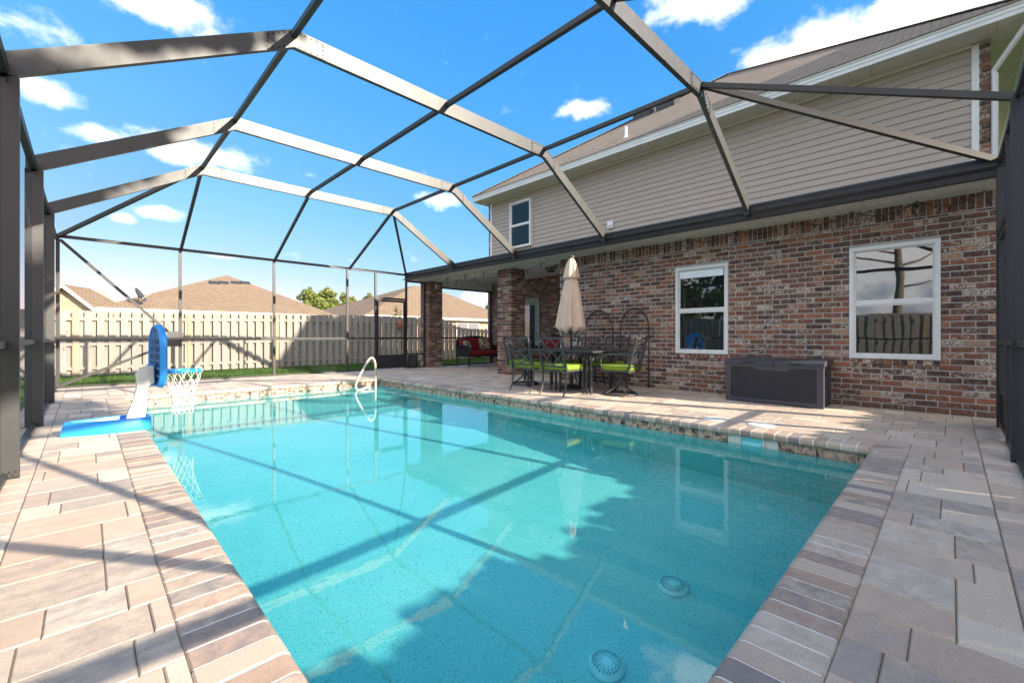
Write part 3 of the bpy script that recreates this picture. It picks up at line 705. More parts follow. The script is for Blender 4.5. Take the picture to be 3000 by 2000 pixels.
def glass_clear():
    g = G('clear window glass'); tr = g.n('BsdfTransparent'); tr.inputs[0].default_value = (.90, .95, .96, 1); gl = g.n('BsdfGlossy'); gl.inputs['Roughness'].default_value = .02
    fr = g.n('Fresnel'); fr.inputs[0].default_value = 1.6; mx = g.n('MixShader'); g.l(fr.outputs[0], mx.inputs[0]); g.l(tr.outputs[0], mx.inputs[1]); g.l(gl.outputs[0], mx.inputs[2]); g.l(mx.outputs[0], g.out.inputs[0]); return g.m
M['glass2'] = glass_clear()
for a, b, c, d in WINS: window(a, b, c, d, WX, .018)
window(9.50, 10.46, 3.90, 5.42, UX, .12, blinds=True)
part('roller_shade', MB().box((WX+.0115, 2.66, 1.98), (WX+.0135, 3.40, 2.10)), M['blind'], house)
# unseen wing added behind the camera's right to cast roof shade on the fence
ww = MB().box((9.7, -6.0, 0), (15.2, -1.9, 5.9)); part('shade_wing_wall', ww, M['tan'], house)
wp = [(9.15, -6.5, 5.8), (9.15, -1.4, 5.8), (15.7, -1.4, 5.8), (15.7, -6.5, 5.8)]; wt0, wt1 = (12.3, -4.4, 10.7), (12.3, -3.6, 10.7)
part('shade_wing_roof', MB().quad(wp[0], wt0, wt1, wp[1]).quad(wp[2], wt1, wt0, wp[3]).quad(wp[1], wt1, wp[2]).quad(wp[3], wt0, wp[0]), M['roof_x'], house)

# ------------------------------------------------------------------ screen enclosure
cage = thing('pool_enclosure', (3.2, 5.5, 0), 'dark bronze aluminium screen enclosure arching over the pool', 'enclosure')
XL, XR = -.325, 6.90; YB = [2.07, 4.50, 6.85, 9.14]; YN, YF = -.37, 11.52
K1, K2 = 1.44, 5.12; ZE, ZT = 2.70, 3.765; BD = .175; BW = .052                # undersides and beam depth
XM = 3.26
def gusset(x, z, y, slope):
    m = MB(); s = .30; n = [(-1, slope[0]), (1, slope[1])]
    a = Vector((-1, 0, -slope[0])).normalized(); b = Vector((1, 0, slope[1])).normalized()
    c = Vector((x, y-BW/2-.003, z)); up = Vector((0, 0, BD))
    c0 = c+Vector((0, 0, .003)); c1 = c+Vector((0, 0, BD-.004))
    m.prism([c0, c0+b*s, c1+b*s*1.0, c1, c1+a*s*1.0, c0+a*s], (0, .0028, 0))
    g = part('gusset_plate', m, M['bronze'], cage)
    rv = MB()
    for d in (a, b):
        for k in range(5):
            for q in (c0+Vector((0, 0, .016)), c1-Vector((0, 0, .016))):
                p = q+d*(.05+k*.055); rv.box(p+Vector((-.008, -.006, -.008)), p+Vector((.008, -.0005, .008)))
        for k in range(1, 4):
            p = c0.lerp(c1, k/4)+d*.275; rv.box(p+Vector((-.008, -.006, -.008)), p+Vector((.008, -.0005, .008)))
    part('rivet', rv, M['rivet'], g, kind='stuff')
for y in YB:
    h0 = BW/2
    post = MB().box((XL-.135, y-h0, 0), (XL, y+h0, ZE+.03)); po = part('post', post, M['bronze'], cage)
    rv = MB()
    for k in range(5):
        rv.box((XL-.13+k*.027, y-h0-.006, .035), (XL-.12+k*.027, y-h0, .045))
        if k < 4: rv.box((XL-.115+k*.027, y-h0-.006, .015), (XL-.105+k*.027, y-h0, .025))
    part('rivet', rv, M['rivet'], po, kind='stuff')
    part('base_angle', MB().box((XL-.16, y-h0-.03, .0005), (XL+.004, y-h0-.0005, .006)), M['dark_shaded_bronze'], po)
    e = Vector((0, 0, 0))
    def sect(p, q, nm='roof_beam'):
        part(nm, MB().prism([(p[0], y-h0, p[1]), (q[0], y-h0, q[1]), (q[0], y-h0, q[1]+BD), (p[0], y-h0, p[1]+BD)], (0, BW, 0)), M['bronze'], cage)
    sect((XL-.13, ZE-.03), (K1, ZT)); sect((K1, ZT), (K2, ZT)); sect((K2, ZT), (XR-.02, ZE))
    gusset(K1, ZT, y, ((ZT-ZE)/(K1-XL)*1.0, 0)); gusset(K2, ZT, y, (0, -(ZT-ZE)/(XR-K2)))
    # screw dots and spline strip along the underside
    for (p, q) in (((XL-.13, ZE-.03), (K1, ZT)), ((K1, ZT), (K2, ZT))):
        s = MB(); k = max(2, int((q[0]-p[0])/.55))
        for i in range(k): f = (i+.5)/k; s.box((p[0]+(q[0]-p[0])*f-.006, y-h0-.004, p[1]+(q[1]-p[1])*f-.004), (p[0]+(q[0]-p[0])*f+.006, y-h0+.01, p[1]+(q[1]-p[1])*f+.006))
        part('screw', s, M['rivet'], cage, kind='stuff')
    rv = MB()                                                                 # bolts at the eave joint
    for i in range(2):
        for k in range(5): rv.box((XL-.115+i*.055, y-h0-.006, ZE-.02+k*.03), (XL-.104+i*.055, y-h0, ZE-.009+k*.03))
    part('rivet', rv, M['rivet'], cage, kind='stuff')
PW, PH = .05, .052
def bar(nm, p, q, w=PW, h=PH, up=(0,0,1), m='mid_bronze', parent=None): return part(nm, MB().bar(p, q, w, h, up), M[m], parent or cage)
zp = ZT+BD-.05
for x, nm in ((K1, 'purlin'), (XM, 'purlin'), (K2, 'purlin')):
    ys = [YB[0]]+YB[1:]
    for a, b in zip(ys[:-1], ys[1:]): bar(nm, (x, a+BW/2, zp), (x, b-BW/2, zp))
    for ya, yb in ((YB[-1]+BW/2, YF), (YB[0]-BW/2, YN)): bar('hip_purlin', (x, ya, zp), (x, yb, 2.80))
XC = -.37
for ya, yb in ((YB[-1]+BW/2, YF), (YB[0]-BW/2, YN)):
    bar('hip_rafter', (K1, ya, zp), (XC, yb, 2.80), .052, .062); bar('hip_rafter', (K2, ya, zp), (XR-.03, yb, 2.80), .052, .062)
# end walls
POSTX = [XC, 1.43, 3.25, 5.06, 5.88, XR-.03]
def end_wall(Y, sgn):
    for i, x in enumerate(POSTX):
        d = .06 if i in (0, 5) else (.10 if Y < 0 and i in (3,) else .05)
        part('post', MB().box((x-.027, Y-d/2, 0), (x+.027, Y+d/2, 2.775)), M['dark_shaded_bronze' if Y < 0 and i > 2 else 'mid_bronze'], cage)  # house-side near posts take the copy with shade in its colour
    part('top_rail', MB().box((XC-.03, Y-.026, 2.776), (XR, Y+.026, 2.832)), M['mid_bronze'], cage)
    for a, b in zip(POSTX[:-1], POSTX[1:]):
        if a == 5.88: continue
        bar('chair_rail', (a+.0275, Y, .905), (b-.0275, Y, .905), .046, .046); bar('bottom_rail', (a+.0275, Y, .018), (b-.0275, Y, .018), .046, .034)
    bar('brace', (XC+.03, Y-.001, 2.74), (1.26, Y-.001, 1.02), .042, .05); bar('brace', (XC+.03, Y-.001, .05), (1.26, Y-.001, .80), .042, .05)
    pl = part('brace_plate', MB().box((1.21, Y-.032, .745), (1.402, Y-.0265, 1.065)), M['bronze'], cage)
    # door
    bar('door_header', (5.9075, Y, 2.06), (6.8425, Y, 2.06), .046, .055)
    df = MB(); xa, xb = 5.915, 6.835
    df.box((xa, Y-.018, .03), (xa+.055, Y+.018, 2.02)).box((xb-.055, Y-.018, .03), (xb, Y+.018, 2.02))
    for z0, z1 in ((1.965, 2.02), (.88, .935), (.385, .42), (.03, .075)): df.box((xa+.055, Y-.0175, z0), (xb-.055, Y+.0175, z1))
    d = part('screen_door', df, M['dark_shaded_bronze'], cage)
    part('kick_plate', MB().box((xa+.055, Y-.012, .075), (xb-.055, Y-.006, .385)), M['dark_shaded_bronze'], d)
    part('door_pull', MB().box((xa+.08, Y-.05, .895), (xa+.30, Y-.0185, .92)), M['dark_shaded_bronze'], d)
    part('latch', MB().box((xb-.03, Y-.04, 1.52), (xb-.01, Y-.0185, 1.58)), M['rivet'], d)
    for x0, x1, z0, z1 in ((xa+.055, xb-.055, .42, .88), (xa+.055, xb-.055, .935, 1.965)): part('screen_panel', MB().quad((x0, Y, z0), (x1, Y, z0), (x1, Y, z1), (x0, Y, z1)), M['screen'], d)
    for a, b in zip(POSTX[:-1], POSTX[1:]):
        if a == 5.88: part('screen_panel', MB().quad((a+.03, Y, 2.09), (b-.03, Y, 2.09), (b-.03, Y, 2.775), (a+.03, Y, 2.775)), M['screen'], cage); continue
        for z0, z1 in ((.035, .88), (.93, 2.775)): part('screen_panel', MB().quad((a+.03, Y+.005, z0), (b-.03, Y+.005, z0), (b-.03, Y+.005, z1), (a+.03, Y+.005, z1)), M['screen'], cage)
end_wall(YF, 1); end_wall(YN, -1)
# short return between the far corner post and the porch pillar, with the pet door
bar('post', (7.50, YF, 0), (7.50, YF, 2.64), .05, .05, (0,1,0)); bar('top_rail', (XR+.003, YF, 2.62), (7.47, YF, 2.62), .046, .05); bar('chair_rail', (XR+.003, YF, .905), (7.47, YF, .905), .046, .046)
bar('kick_rail', (XR+.003, YF, .42), (7.47, YF, .42), .046, .046); bar('bottom_rail', (XR+.003, YF, .018), (7.47, YF, .018), .046, .034)
pd = part('pet_door', MB().box((XR+.02, YF-.05, .04), (XR+.06, YF-.024, .39)).box((XR+.30, YF-.05, .04), (XR+.35, YF-.024, .39)).box((XR+.06, YF-.05, .35), (XR+.30, YF-.024, .39)).box((XR+.06, YF-.05, .04), (XR+.30, YF-.024, .075)), M['dark_shaded_bronze'], cage)
part('flap', MB().box((XR+.06, YF-.036, .075), (XR+.30, YF-.028, .35)), M['box'], pd)
# porch end screen
for z in (.905, 2.525, .02): bar('chair_rail' if z == .905 else ('top_rail' if z > 1 else 'bottom_rail'), (8.06, 11.56, z), (LX, 11.56, z), .045, .045, m='dark_shaded_bronze')
bar('post', (LX-.06, 11.56, .043), (LX-.06, 11.56, 2.50), .06, .05, (0,1,0), m='dark_shaded_bronze')
part('screen_panel', MB().quad((8.06, 11.565, .05), (LX-.09, 11.565, .05), (LX-.09, 11.565, 2.5), (8.06, 11.565, 2.5)), M['screen'], cage)
# left side wall
ys = [YN]+YB+[YF]
for a, b in zip(ys[:-1], ys[1:]):
    a2, b2 = a+.03, b-.03
    bar('eave_rail', (XL-.075, a2, 2.77), (XL-.075, b2, 2.77), .05, .085); bar('chair_rail', (XL-.075, a2, .905), (XL-.075, b2, .905), .046, .046); bar('bottom_rail', (XL-.075, a2, .018), (XL-.075, b2, .018), .046, .034)
    bar('side_stud', (XL-.115, a2+.015, .036), (XL-.115, a2+.015, 2.72), .03, .045, (1,0,0))
    for z0, z1 in ((.04, .88), (.93, 2.72)): part('screen_panel', MB().quad((XL-.08, a2, z0), (XL-.08, b2, z0), (XL-.08, b2, z1), (XL-.08, a2, z1)), M['screen'], cage)
# roof screens
zs_ = ZT+BD+.002; zl = ZE+BD
for a, b in zip(YB[:-1], YB[1:]):
    for p, q in (((XL-.1, zl-.03), (K1, zs_)), ((K1, zs_), (XM, zs_)), ((XM, zs_), (K2, zs_)), ((K2, zs_), (XR, zl))):
        part('screen_panel', MB().quad((p[0], a, p[1]), (q[0], a, q[1]), (q[0], b, q[1]), (p[0], b, p[1])), M['screen'], cage)
for ya, yb in ((YB[-1], YF), (YB[0], YN)):
    for p, q in ((K1, XM), (XM, K2)): part('screen_panel', MB().quad((p, ya, zs_), (q, ya, zs_), (q, yb, 2.835), (p, yb, 2.835)), M['screen'], cage)
    for kx, cx in ((K1, XC), (K2, XR)):
        part('screen_panel', MB().quad((kx, ya, zs_), (kx, yb, 2.835), (cx, yb, 2.835)), M['screen'], cage)
        part('screen_panel', MB().quad((kx, ya, zs_), (cx, yb, 2.835), (cx, ya, zl)), M['screen'], cage)
# house-side gutter beam
gp = [(XR+.04, 2.655), (XR-.035, 2.655), (XR-.035, 2.72), (XR-.075, 2.755), (XR-.075, 2.85), (XR-.06, 2.862), (XR+.04, 2.862)]
gb = part('gutter_beam', MB().prism([(x, WN-.1, z) for x, z in gp], (0, 12.05, 0)), M['dark_shaded_bronze'], cage)
for k in range(4): part('gutter_rib', MB().box((XR-.040, WN-.09, 2.662+k*.014), (XR-.0352, 11.6, 2.669+k*.014)), M['dark_shaded_bronze'], gb)
part('gutter_lip', MB().box((XR-.083, WN-.09, 2.82), (XR-.0752, 11.62, 2.834)), M['dark_shaded_bronze'], gb)
for y in YB: part('beam_shoe', MB().box((XR-.115, y-.034, 2.705), (XR-.076, y+.034, 2.845)), M['dark_shaded_bronze'], gb)
part('post', MB().box((XR-.03, YN-.06, 0), (XR+.06, YN+.03, 2.65)), M['dark_shaded_bronze'], cage)
hk = part('door_hook', MB().tube([(XR-.05, YN+.03, 2.05), (XR-.05, YN+.07, 2.05), (XR-.05, YN+.08, 2.02)], .006, 6), M['rivet'], cage)

# ------------------------------------------------------------------ fences
def fence(name, p0, p1, label, top, face, seed, both=True):
    p0 = Vector(p0); p1 = Vector(p1); d = (p1-p0); ln = d.length; d.normalize(); nrm = Vector((-d.y, d.x, 0))*face
    f = thing(name, (p0.x, p0.y, GZ), label, 'fence'); rd = random.Random(seed); rz = math.atan2(d.y, d.x)
    bw = .140; pitch = .1175
    def picket(h):
        k = round(h, 2)
        key = ('picket', k)
        if key not in cache:
            c = .02; cache[key] = MB().prism([(-bw/2, 0, .05), (bw/2, 0, .05), (bw/2, 0, k-c), (bw/2-c, 0, k), (-bw/2+c, 0, k), (-bw/2, 0, k-c)], (0, .018, 0)).mesh('picket', M['fence'])
        return cache[key]
    n = int(ln/pitch)
    for i in range(n):
        s = (i+.5)*pitch; p = p0+d*s; near = i % 2 == 0
        q = p-nrm*(.030 if near else -.048)
        o = place('picket', picket(top(p)-GZ+rd.uniform(-.015, .01)), f, (q.x, q.y, GZ), rz+rd.uniform(-.012, .012))
        o.rotation_euler.x = rd.uniform(-.006, .006); o.rotation_euler.y = rd.uniform(-.006, .006)
    k = int(ln/2.4)+1
    for i in range(k):
        a = p0+d*(i*2.4); b = p0+d*min((i+1)*2.4, ln); ta, tb = top(a), top(b)
        part('fence_post', MB().box((a.x-.045, a.y-.045, GZ), (a.x+.045, a.y+.045, ta-.06)), M['fence_post'], f)
        for fr in (.14, .5, .88):
            part('rail', MB().bar((a.x, a.y, GZ+(ta-GZ)*fr), (b.x, b.y, GZ+(tb-GZ)*fr), .038, .088), M['fence'], f)
    return f
def back_top(p):
    x = p.x; t = 1.62+.155*max(0, min(1, (x+.5)/8))
    if x > 11.4: t = 1.775-.45*min(1, (x-11.4)/1.15)**.8
    return t
fence('wooden_fence', (-2.6, 16, 0), (19.5, 16, 0), 'long weathered board fence behind the lawn, beyond the screen door', back_top, 1, 51)
fence('wooden_fence', (-4.6, -9, 0), (-4.6, 16, 0), 'tall board fence along the side yard, mirrored in the two windows', lambda p: 1.75, -1, 52)
fence('wooden_fence', (-4.6, -3.35, 0), (8.9, -3.35, 0), 'board fence closing the side yard behind the open end of the pool', lambda p: 1.79+.05*math.sin(p.x*2.3)+.04*math.sin(p.x*5.1+1)+.03*math.sin(p.x*9.7), 1, 53)

# ------------------------------------------------------------------ neighbouring houses
def hip_house(name, label, front, ridge, wallz, depth, ez, win=(), mats=('nroof_y', 'nroof_x')):
    (xa, xb, yf) = front; (ra, rb, ry, rz_) = ridge; ov = .45
    h = thing(name, ((xa+xb)/2, yf+depth/2, GZ), label, 'house', 'neighbouring houses')
    part('wall', MB().box((xa+ov, yf+ov, GZ), (xb-ov, yf+depth-ov, ez-.02)), M['tan'], h)
    yb = yf+depth; A, Bq, Cq, D = (xa, yf, ez), (xb, yf, ez), (xb, yb, ez), (xa, yb, ez); r0, r1 = (ra, ry, rz_), (rb, ry, rz_)
    rf = part('roof', MB().quad(A, Bq, r1, r0).quad(Cq, D, r0, r1), M[mats[0]], h)
    part('roof_end', MB().quad(D, A, r0).quad(Bq, Cq, r1), M[mats[1]], rf)
    part('fascia', MB().box((xa-.02, yf-.03, ez-.2), (xb+.02, yf+.01, ez-.005)).box((xa-.03, yf+.011, ez-.2), (xa+.01, yb, ez-.005)), M['cream'], h)
    part('soffit', MB().box((xa+.011, yf+.011, ez-.19), (xb-.01, yb-.01, ez-.16)), M['cream'], h)
    for (wx, w, z0, z1) in win:
        fw = part('window', MB().box((wx, yf+ov-.05, z0), (wx+w, yf+ov-.002, z1)), M['white'], h)
        part('pane', MB().box((wx+.08, yf+ov-.07, z0+.08), (wx+w/2-.04, yf+ov-.051, z1-.08)).box((wx+w/2+.04, yf+ov-.07, z0+.08), (wx+w-.08, yf+ov-.051, z1-.08)), M['pglass'], fw)
    return h, rf
hB, rB = hip_house('neighbour_house', 'house with a broad tan hip roof and paired dark roof vents behind the fence', (.35, 12.4, 30), (7.2, 7.35, 36.8, 5.36), 0, 13.6, 2.42)
for px in (628, 655, 692, 718):
    d = ray(px, 829.5); n = Vector((0, -(5.36-2.42), 6.8)); t = (Vector((7, 36.8, 5.36))-Vector((0,0,CAMZ))).dot(n)/d.dot(n); c = Vector((0,0,CAMZ))+d*t
    part('roof_vent', MB().prism([(c.x-.28, c.y-.2, c.z-.09), (c.x-.28, c.y+.2, c.z+.08), (c.x-.28, c.y+.2, c.z+.16), (c.x-.28, c.y-.22, c.z+.03)], (.56, 0, 0)), M['dark_shaded_bronze'], rB)
hD, rD = hip_house('neighbour_house', 'tan roofed house with white framed windows under its eave, seen through the porch', (13.3, 27.4, 27.5), (22.3, 24.2, 36.0, 5.80), 0, 17, 2.42,
                   [(18.4, 2.2, .95, 2.1), (21.2, 2.4, .95, 2.1)])
hC, rC = hip_house('neighbour_house', 'small distant tan hip roof peeping between two larger roofs', (20.8, 26.2, 55), (23.5, 23.7, 57.6, 4.8), 0, 5.2, 3.55)
hE, rE = hip_house('neighbour_house', 'grey brown roofed house far beyond the porch screen', (48, 66, 48), (55, 59, 56, 6.2), 0, 16, 2.6)
# brick gable house at the far left
P0 = Vector((-.8, 34.5, 3.84)); rd_ = Vector((.45, .893, 0)).normalized(); sd_ = Vector((rd_.y, -rd_.x, 0))
ga = thing('neighbour_house', (P0.x, P0.y, GZ), 'brick gable fronted house with a steep tan roof at the end of the fence', 'house', 'neighbouring houses')
hw = 2.4; dz = -hw*.92
part('wall', MB().prism([P0+sd_*hw*.93+Vector((0,0,dz*.93-.1)), P0+Vector((0,0,-.1)), P0-sd_*hw*.93+Vector((0,0,dz*.93-.1)), P0-sd_*hw*.93+Vector((0,0,GZ-P0.z)), P0+sd_*hw*.93+Vector((0,0,GZ-P0.z))], rd_*3.5), M['tan'], ga)
f0 = P0-rd_*.3; b0 = P0+rd_*2.2; bb = P0+rd_*5.0
part('roof', MB().quad(f0, f0+sd_*hw+Vector((0,0,dz)), bb+sd_*hw+Vector((0,0,dz)), b0).quad(f0, b0, bb-sd_*hw+Vector((0,0,dz)), f0-sd_*hw+Vector((0,0,dz))).quad(b0, bb+sd_*hw+Vector((0,0,dz)), bb-sd_*hw+Vector((0,0,dz))), M['nroof_y'], ga)
part('barge_board', MB().bar(f0-rd_*.03+Vector((0,0,-.09)), f0-rd_*.03+sd_*hw+Vector((0,0,dz-.09)), .04, .16).bar(f0-rd_*.03+Vector((0,0,-.09)), f0-rd_*.03-sd_*hw+Vector((0,0,dz-.09)), .04, .16), M['cream'], ga)
# satellite dish on the middle house's eave
c = on_y(408, 884, 30.3); c.z = max(c.z, 2.5)
ds = thing('satellite_dish', (c.x, c.y, 2.45), 'grey satellite dish on the eave of the broad hip roof', 'satellite dish')
q = Vector((.75, -.35, .5)).normalized().to_track_quat('Z', 'Y').to_matrix()
m = MB(); ring = [(0, -.05), (.16, -.03), (.28, .02), (.36, .08)]
vs = [c+Vector((0,0,.35))+q @ Vector((r*math.cos(2*math.pi*k/16), r*1.15*math.sin(2*math.pi*k/16), z)) for r, z in ring[1:] for k in range(16)]
m.add(vs+[c+Vector((0,0,.35))+q @ Vector((0,0,-.05))], [(j*16+k, j*16+(k+1)%16, (j+1)*16+(k+1)%16, (j+1)*16+k) for j in range(2) for k in range(16)]+[(48, (k+1)%16, k) for k in range(16)])
part('reflector', m, M['chair_metal'], ds, smooth=True)
part('mast', MB().tube([(c.x, c.y, 2.42), (c.x-.05, c.y, c.z+.2), c+Vector((0,0,.33))], .025, 6), M['chair_metal'], ds)
hp = c+Vector((.55, -.28, .55)); part('feed_arm', MB().tube([c+Vector((.05, 0, .1)), hp], .018, 6), M['lid'], ds); part('feed_horn', MB().lathe(hp, [(.03, -.06), (.06, -.02), (.06, .05), (.03, .08)], 8), M['lid'], ds)

# ------------------------------------------------------------------ trees
def leaves(name, clumps, n, size, mat, parent, rd):
    tot = sum(c[3]**2 for c in clumps); Ps, T = [], []
    for (x, y, z, r, fl) in clumps:
        k = max(6, int(n*r*r/tot)); u = rd.normal(size=(k, 3)); u /= np.linalg.norm(u, axis=1)[:, None]; rr = r*rd.uniform(.35, 1.05, k)**.6
        c = np.array([x, y, z])+u*rr[:, None]*np.array([1, 1, fl]); a = rd.normal(size=(k, 3)); a /= np.linalg.norm(a, axis=1)[:, None]
        b = np.cross(a, rd.normal(size=(k, 3))); b /= np.linalg.norm(b, axis=1)[:, None]; s = size*rd.uniform(.5, 1.25, k)[:, None]
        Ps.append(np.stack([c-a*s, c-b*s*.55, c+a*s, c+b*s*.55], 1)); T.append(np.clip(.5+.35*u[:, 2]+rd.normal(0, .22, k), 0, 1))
    Pq = np.concatenate(Ps)-np.array(WL[parent.name]); me = tri_mesh(name, Pq, mat, np.concatenate(T), 4)
    return place(name, me, parent, WL[parent.name])
def tree(name, label, x, y, h, cr, kind, seed, group='trees beyond the fence', leafn=2600, trunk_to=.92, lsize=None, low=.35, dead=False):
    rd = np.random.RandomState(seed); t = thing(name, (x, y, GZ), label, 'tree', group)
    tr = MB(); pts = []; n = 7; bx, by = rd.normal(0, .03*h, 2)
    for i in range(n): f = i/(n-1); pts.append((x+bx*f*f+rd.normal(0, .004*h), y+by*f*f+rd.normal(0, .004*h), GZ+h*trunk_to*f))
    r0 = .018*h+.03; tr.tube(pts, [r0*(1-.8*i/(n-1)) for i in range(n)], 8); cl = []
    nb = 13 if kind != 'broad' else 12
    for i in range(nb):
        f = low+(1-low)*(i+rd.uniform(.1, .9))/nb; p = Vector(pts[0]).lerp(Vector(pts[-1]), min(f, 1)*.98); a = rd.uniform(0, 6.283)
        w = (1-f)**.6*1.0 if kind == 'pine' else math.sin(math.pi*min(1, max(.08, (f-low)/(1-low)*.85+.12)))
        ln = cr*(.35+.75*w)*rd.uniform(.7, 1.15); rise = ln*rd.uniform(.1, .45) if kind == 'pine' else ln*rd.uniform(.2, .7)
        e = p+Vector((math.cos(a)*ln, math.sin(a)*ln, rise)); mid = p.lerp(e, .5)+Vector((0, 0, -.05*ln))
        tr.tube([p, mid, e], [r0*.34*(1.1-f*.6), r0*.2, r0*.06], 5)
        for s, k in ((1., .46), (.62, .40)):
            q = p.lerp(e, s); cl.append((q.x+rd.normal(0, .12*cr), q.y+rd.normal(0, .12*cr), q.z+rd.normal(0, .06*cr), cr*k*rd.uniform(.7, 1.1), .62))
    cl.append((pts[-1][0], pts[-1][1], pts[-1][2], cr*.38, .9)); cl.append((pts[-1][0], pts[-1][1], pts[-1][2]+cr*.3, cr*.24, 1.))
    part('trunk', tr, M['trunk'], t, smooth=True)
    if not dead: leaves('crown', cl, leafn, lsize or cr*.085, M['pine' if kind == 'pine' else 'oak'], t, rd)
    return t
def far_tree(px, topy, D, wpx, seed, label, nm='pine_tree'):
    d = ray(px, 985); d.normalize(); p = d*D; w = p.dot(FWD); topz = CAMZ+(985-topy)*w/FPX; cr = wpx*.58*w/FPX
    tree(nm, label, p.x, p.y, topz-GZ, cr, 'pine', seed, leafn=5200, low=.22, lsize=cr*.10)
far_tree(896, 846, 92, 62, 1, 'tall loose crowned pine standing at the edge of the broad hip roof')
far_tree(962, 851, 96, 74, 2, 'widest full crowned pine of the clump between the two tan roofs')
far_tree(925, 866, 88, 62, 15, 'shorter pine squeezed between the loose pine and the widest pine')
far_tree(1000, 862, 90, 58, 3, 'rounded bright pine just behind the small distant roof')
far_tree(1034, 872, 82, 50, 4, 'pale leaning pine beside the tall window post')
far_tree(1080, 860, 100, 46, 5, 'thin crowned pine standing apart behind the screen door post')
far_tree(1110, 880, 84, 46, 16, 'low pine half hidden behind the screen door post')
far_tree(1132, 868, 110, 34, 6, 'dark narrow pine top above the screen door')
far_tree(1154, 862, 116, 30, 7, 'small dark pine top touching the ridge of the tan roof')
far_tree(1050, 895, 78, 60, 17, 'low bushy pine filling the gap behind the fence')
far_tree(985, 890, 80, 90, 18, 'low spreading pine behind the small distant roof')
far_tree(1438, 890, 80, 60, 8, 'dark green tree seen past the end of the porch')
far_tree(1405, 899, 95, 40, 19, 'low green tree top over the roof beyond the porch')
for k, (px, ty, D, w, lb) in enumerate(((905, 893, 74, 70, 'low bright tree in the thicket, hard by the slope of the vented roof'), (945, 889, 78, 80, 'broad low tree in the thicket under the widest pine'),
        (1025, 889, 76, 74, 'broad low tree in the thicket under the pale leaning pine'), (1075, 893, 74, 64, 'low bright tree in the thicket under the thin crowned pine'), (1120, 897, 70, 60, 'low bright tree in the thicket behind the screen door'))):
    far_tree(px, ty, D, w, 30+k, lb)
# sapling just past the fence
sp = on_y(1158, 925, 16.9)
st = thing('sapling', (sp.x, sp.y, GZ), 'slender yellow green sapling poking above the fence behind the screen door', 'sapling')
tp = on_y(1160, 902, 16.9); part('stem', MB().tube([(sp.x, sp.y, GZ), (sp.x+.03, sp.y, 1.2), (tp.x, tp.y, tp.z)], [.018, .012, .004], 6), M['trunk'], st)
rdn = np.random.RandomState(9); leaves('foliage', [(tp.x+dx, tp.y, tp.z-dzz, r, 1.) for dx, dzz, r in ((0, .05, .12), (.08, .25, .16), (-.1, .4, .14), (-.32, .62, .10), (.05, .62, .2), (.12, .8, .16))], 150, .055, M['sapling'], st, rdn)
# trees that the windows mirror and that throw the long shade from behind the camera
tree('bare_tree', 'forked bare tree over the side fence, mirrored in the window beside the storage box', -8.2, 1.5, 9.5, 2.2, 'broad', 61, None, dead=True)
tree('oak_tree', 'dense dark oak over the side fence, mirrored in the narrow window', -13.5, 11.6, 7.5, 3.4, 'broad', 62, None, leafn=5000, low=.2)
tree('oak_tree', 'low bushy oak over the side fence, left of the bare forked tree', -14, 5.4, 3.0, 1.3, 'broad', 63, None, leafn=2600, low=.2)
tree('oak_tree', 'low bushy oak over the side fence, right of the bare forked tree', -14, -1.9, 3.1, 1.4, 'broad', 64, None, leafn=2600, low=.2)
tree('oak_tree', 'tall spreading oak in the side yard behind the open end of the pool', 2.8, -8.0, 13.2, 3.6, 'broad', 65, None, leafn=24000, low=.62, lsize=.22)

# ------------------------------------------------------------------ basketball hoop
hx, hy = .30, 5.98
hoop = thing('basketball_hoop', (hx, hy, 0), 'toy poolside basketball hoop with blue base and backboard on the coping', 'basketball hoop')
out = [(-.20, -.155), (.10, -.185), (.165, -.15), (.195, -.09), (.195, .09), (.165, .15), (.10, .185), (-.20, .155), (-.42, .075), (-.475, .055), (-.475, -.055), (-.42, -.075)]
def ringz(sc, z): return [(hx+p[0]*sc, hy+p[1]*sc, z) for p in out]
m = MB(); n = len(out); zt = .13
rows = [ringz(1.0, .002), ringz(1.0, .02), ringz(.965, zt-.012), ringz(.945, zt), ringz(.86, zt), ringz(.83, zt-.01), ringz(.80, .055)]
m.add([p for r in rows for p in r], [(j*n+k, j*n+(k+1)%n, (j+1)*n+(k+1)%n, (j+1)*n+k) for j in range(len(rows)-1) for k in range(n)]+[tuple((len(rows)-1)*n+k for k in range(n))])
autosmooth(part('base', m, M['blue'], hoop), 35)
ps = [(-.005, .115), (.015, .2), (.055, .32), (.075, .42), (.075, .50), (.065, .56), (.09, .60), (.14, .645), (.21, .65), (.215, .47), (.17, .44), (.155, .40), (.16, .28), (.15, .2), (.145, .115)]
autosmooth(part('stem', MB().prism([(hx+a, hy-.055, z) for a, z in ps], (0, .11, 0)), M['bluewhite'], hoop), 25)
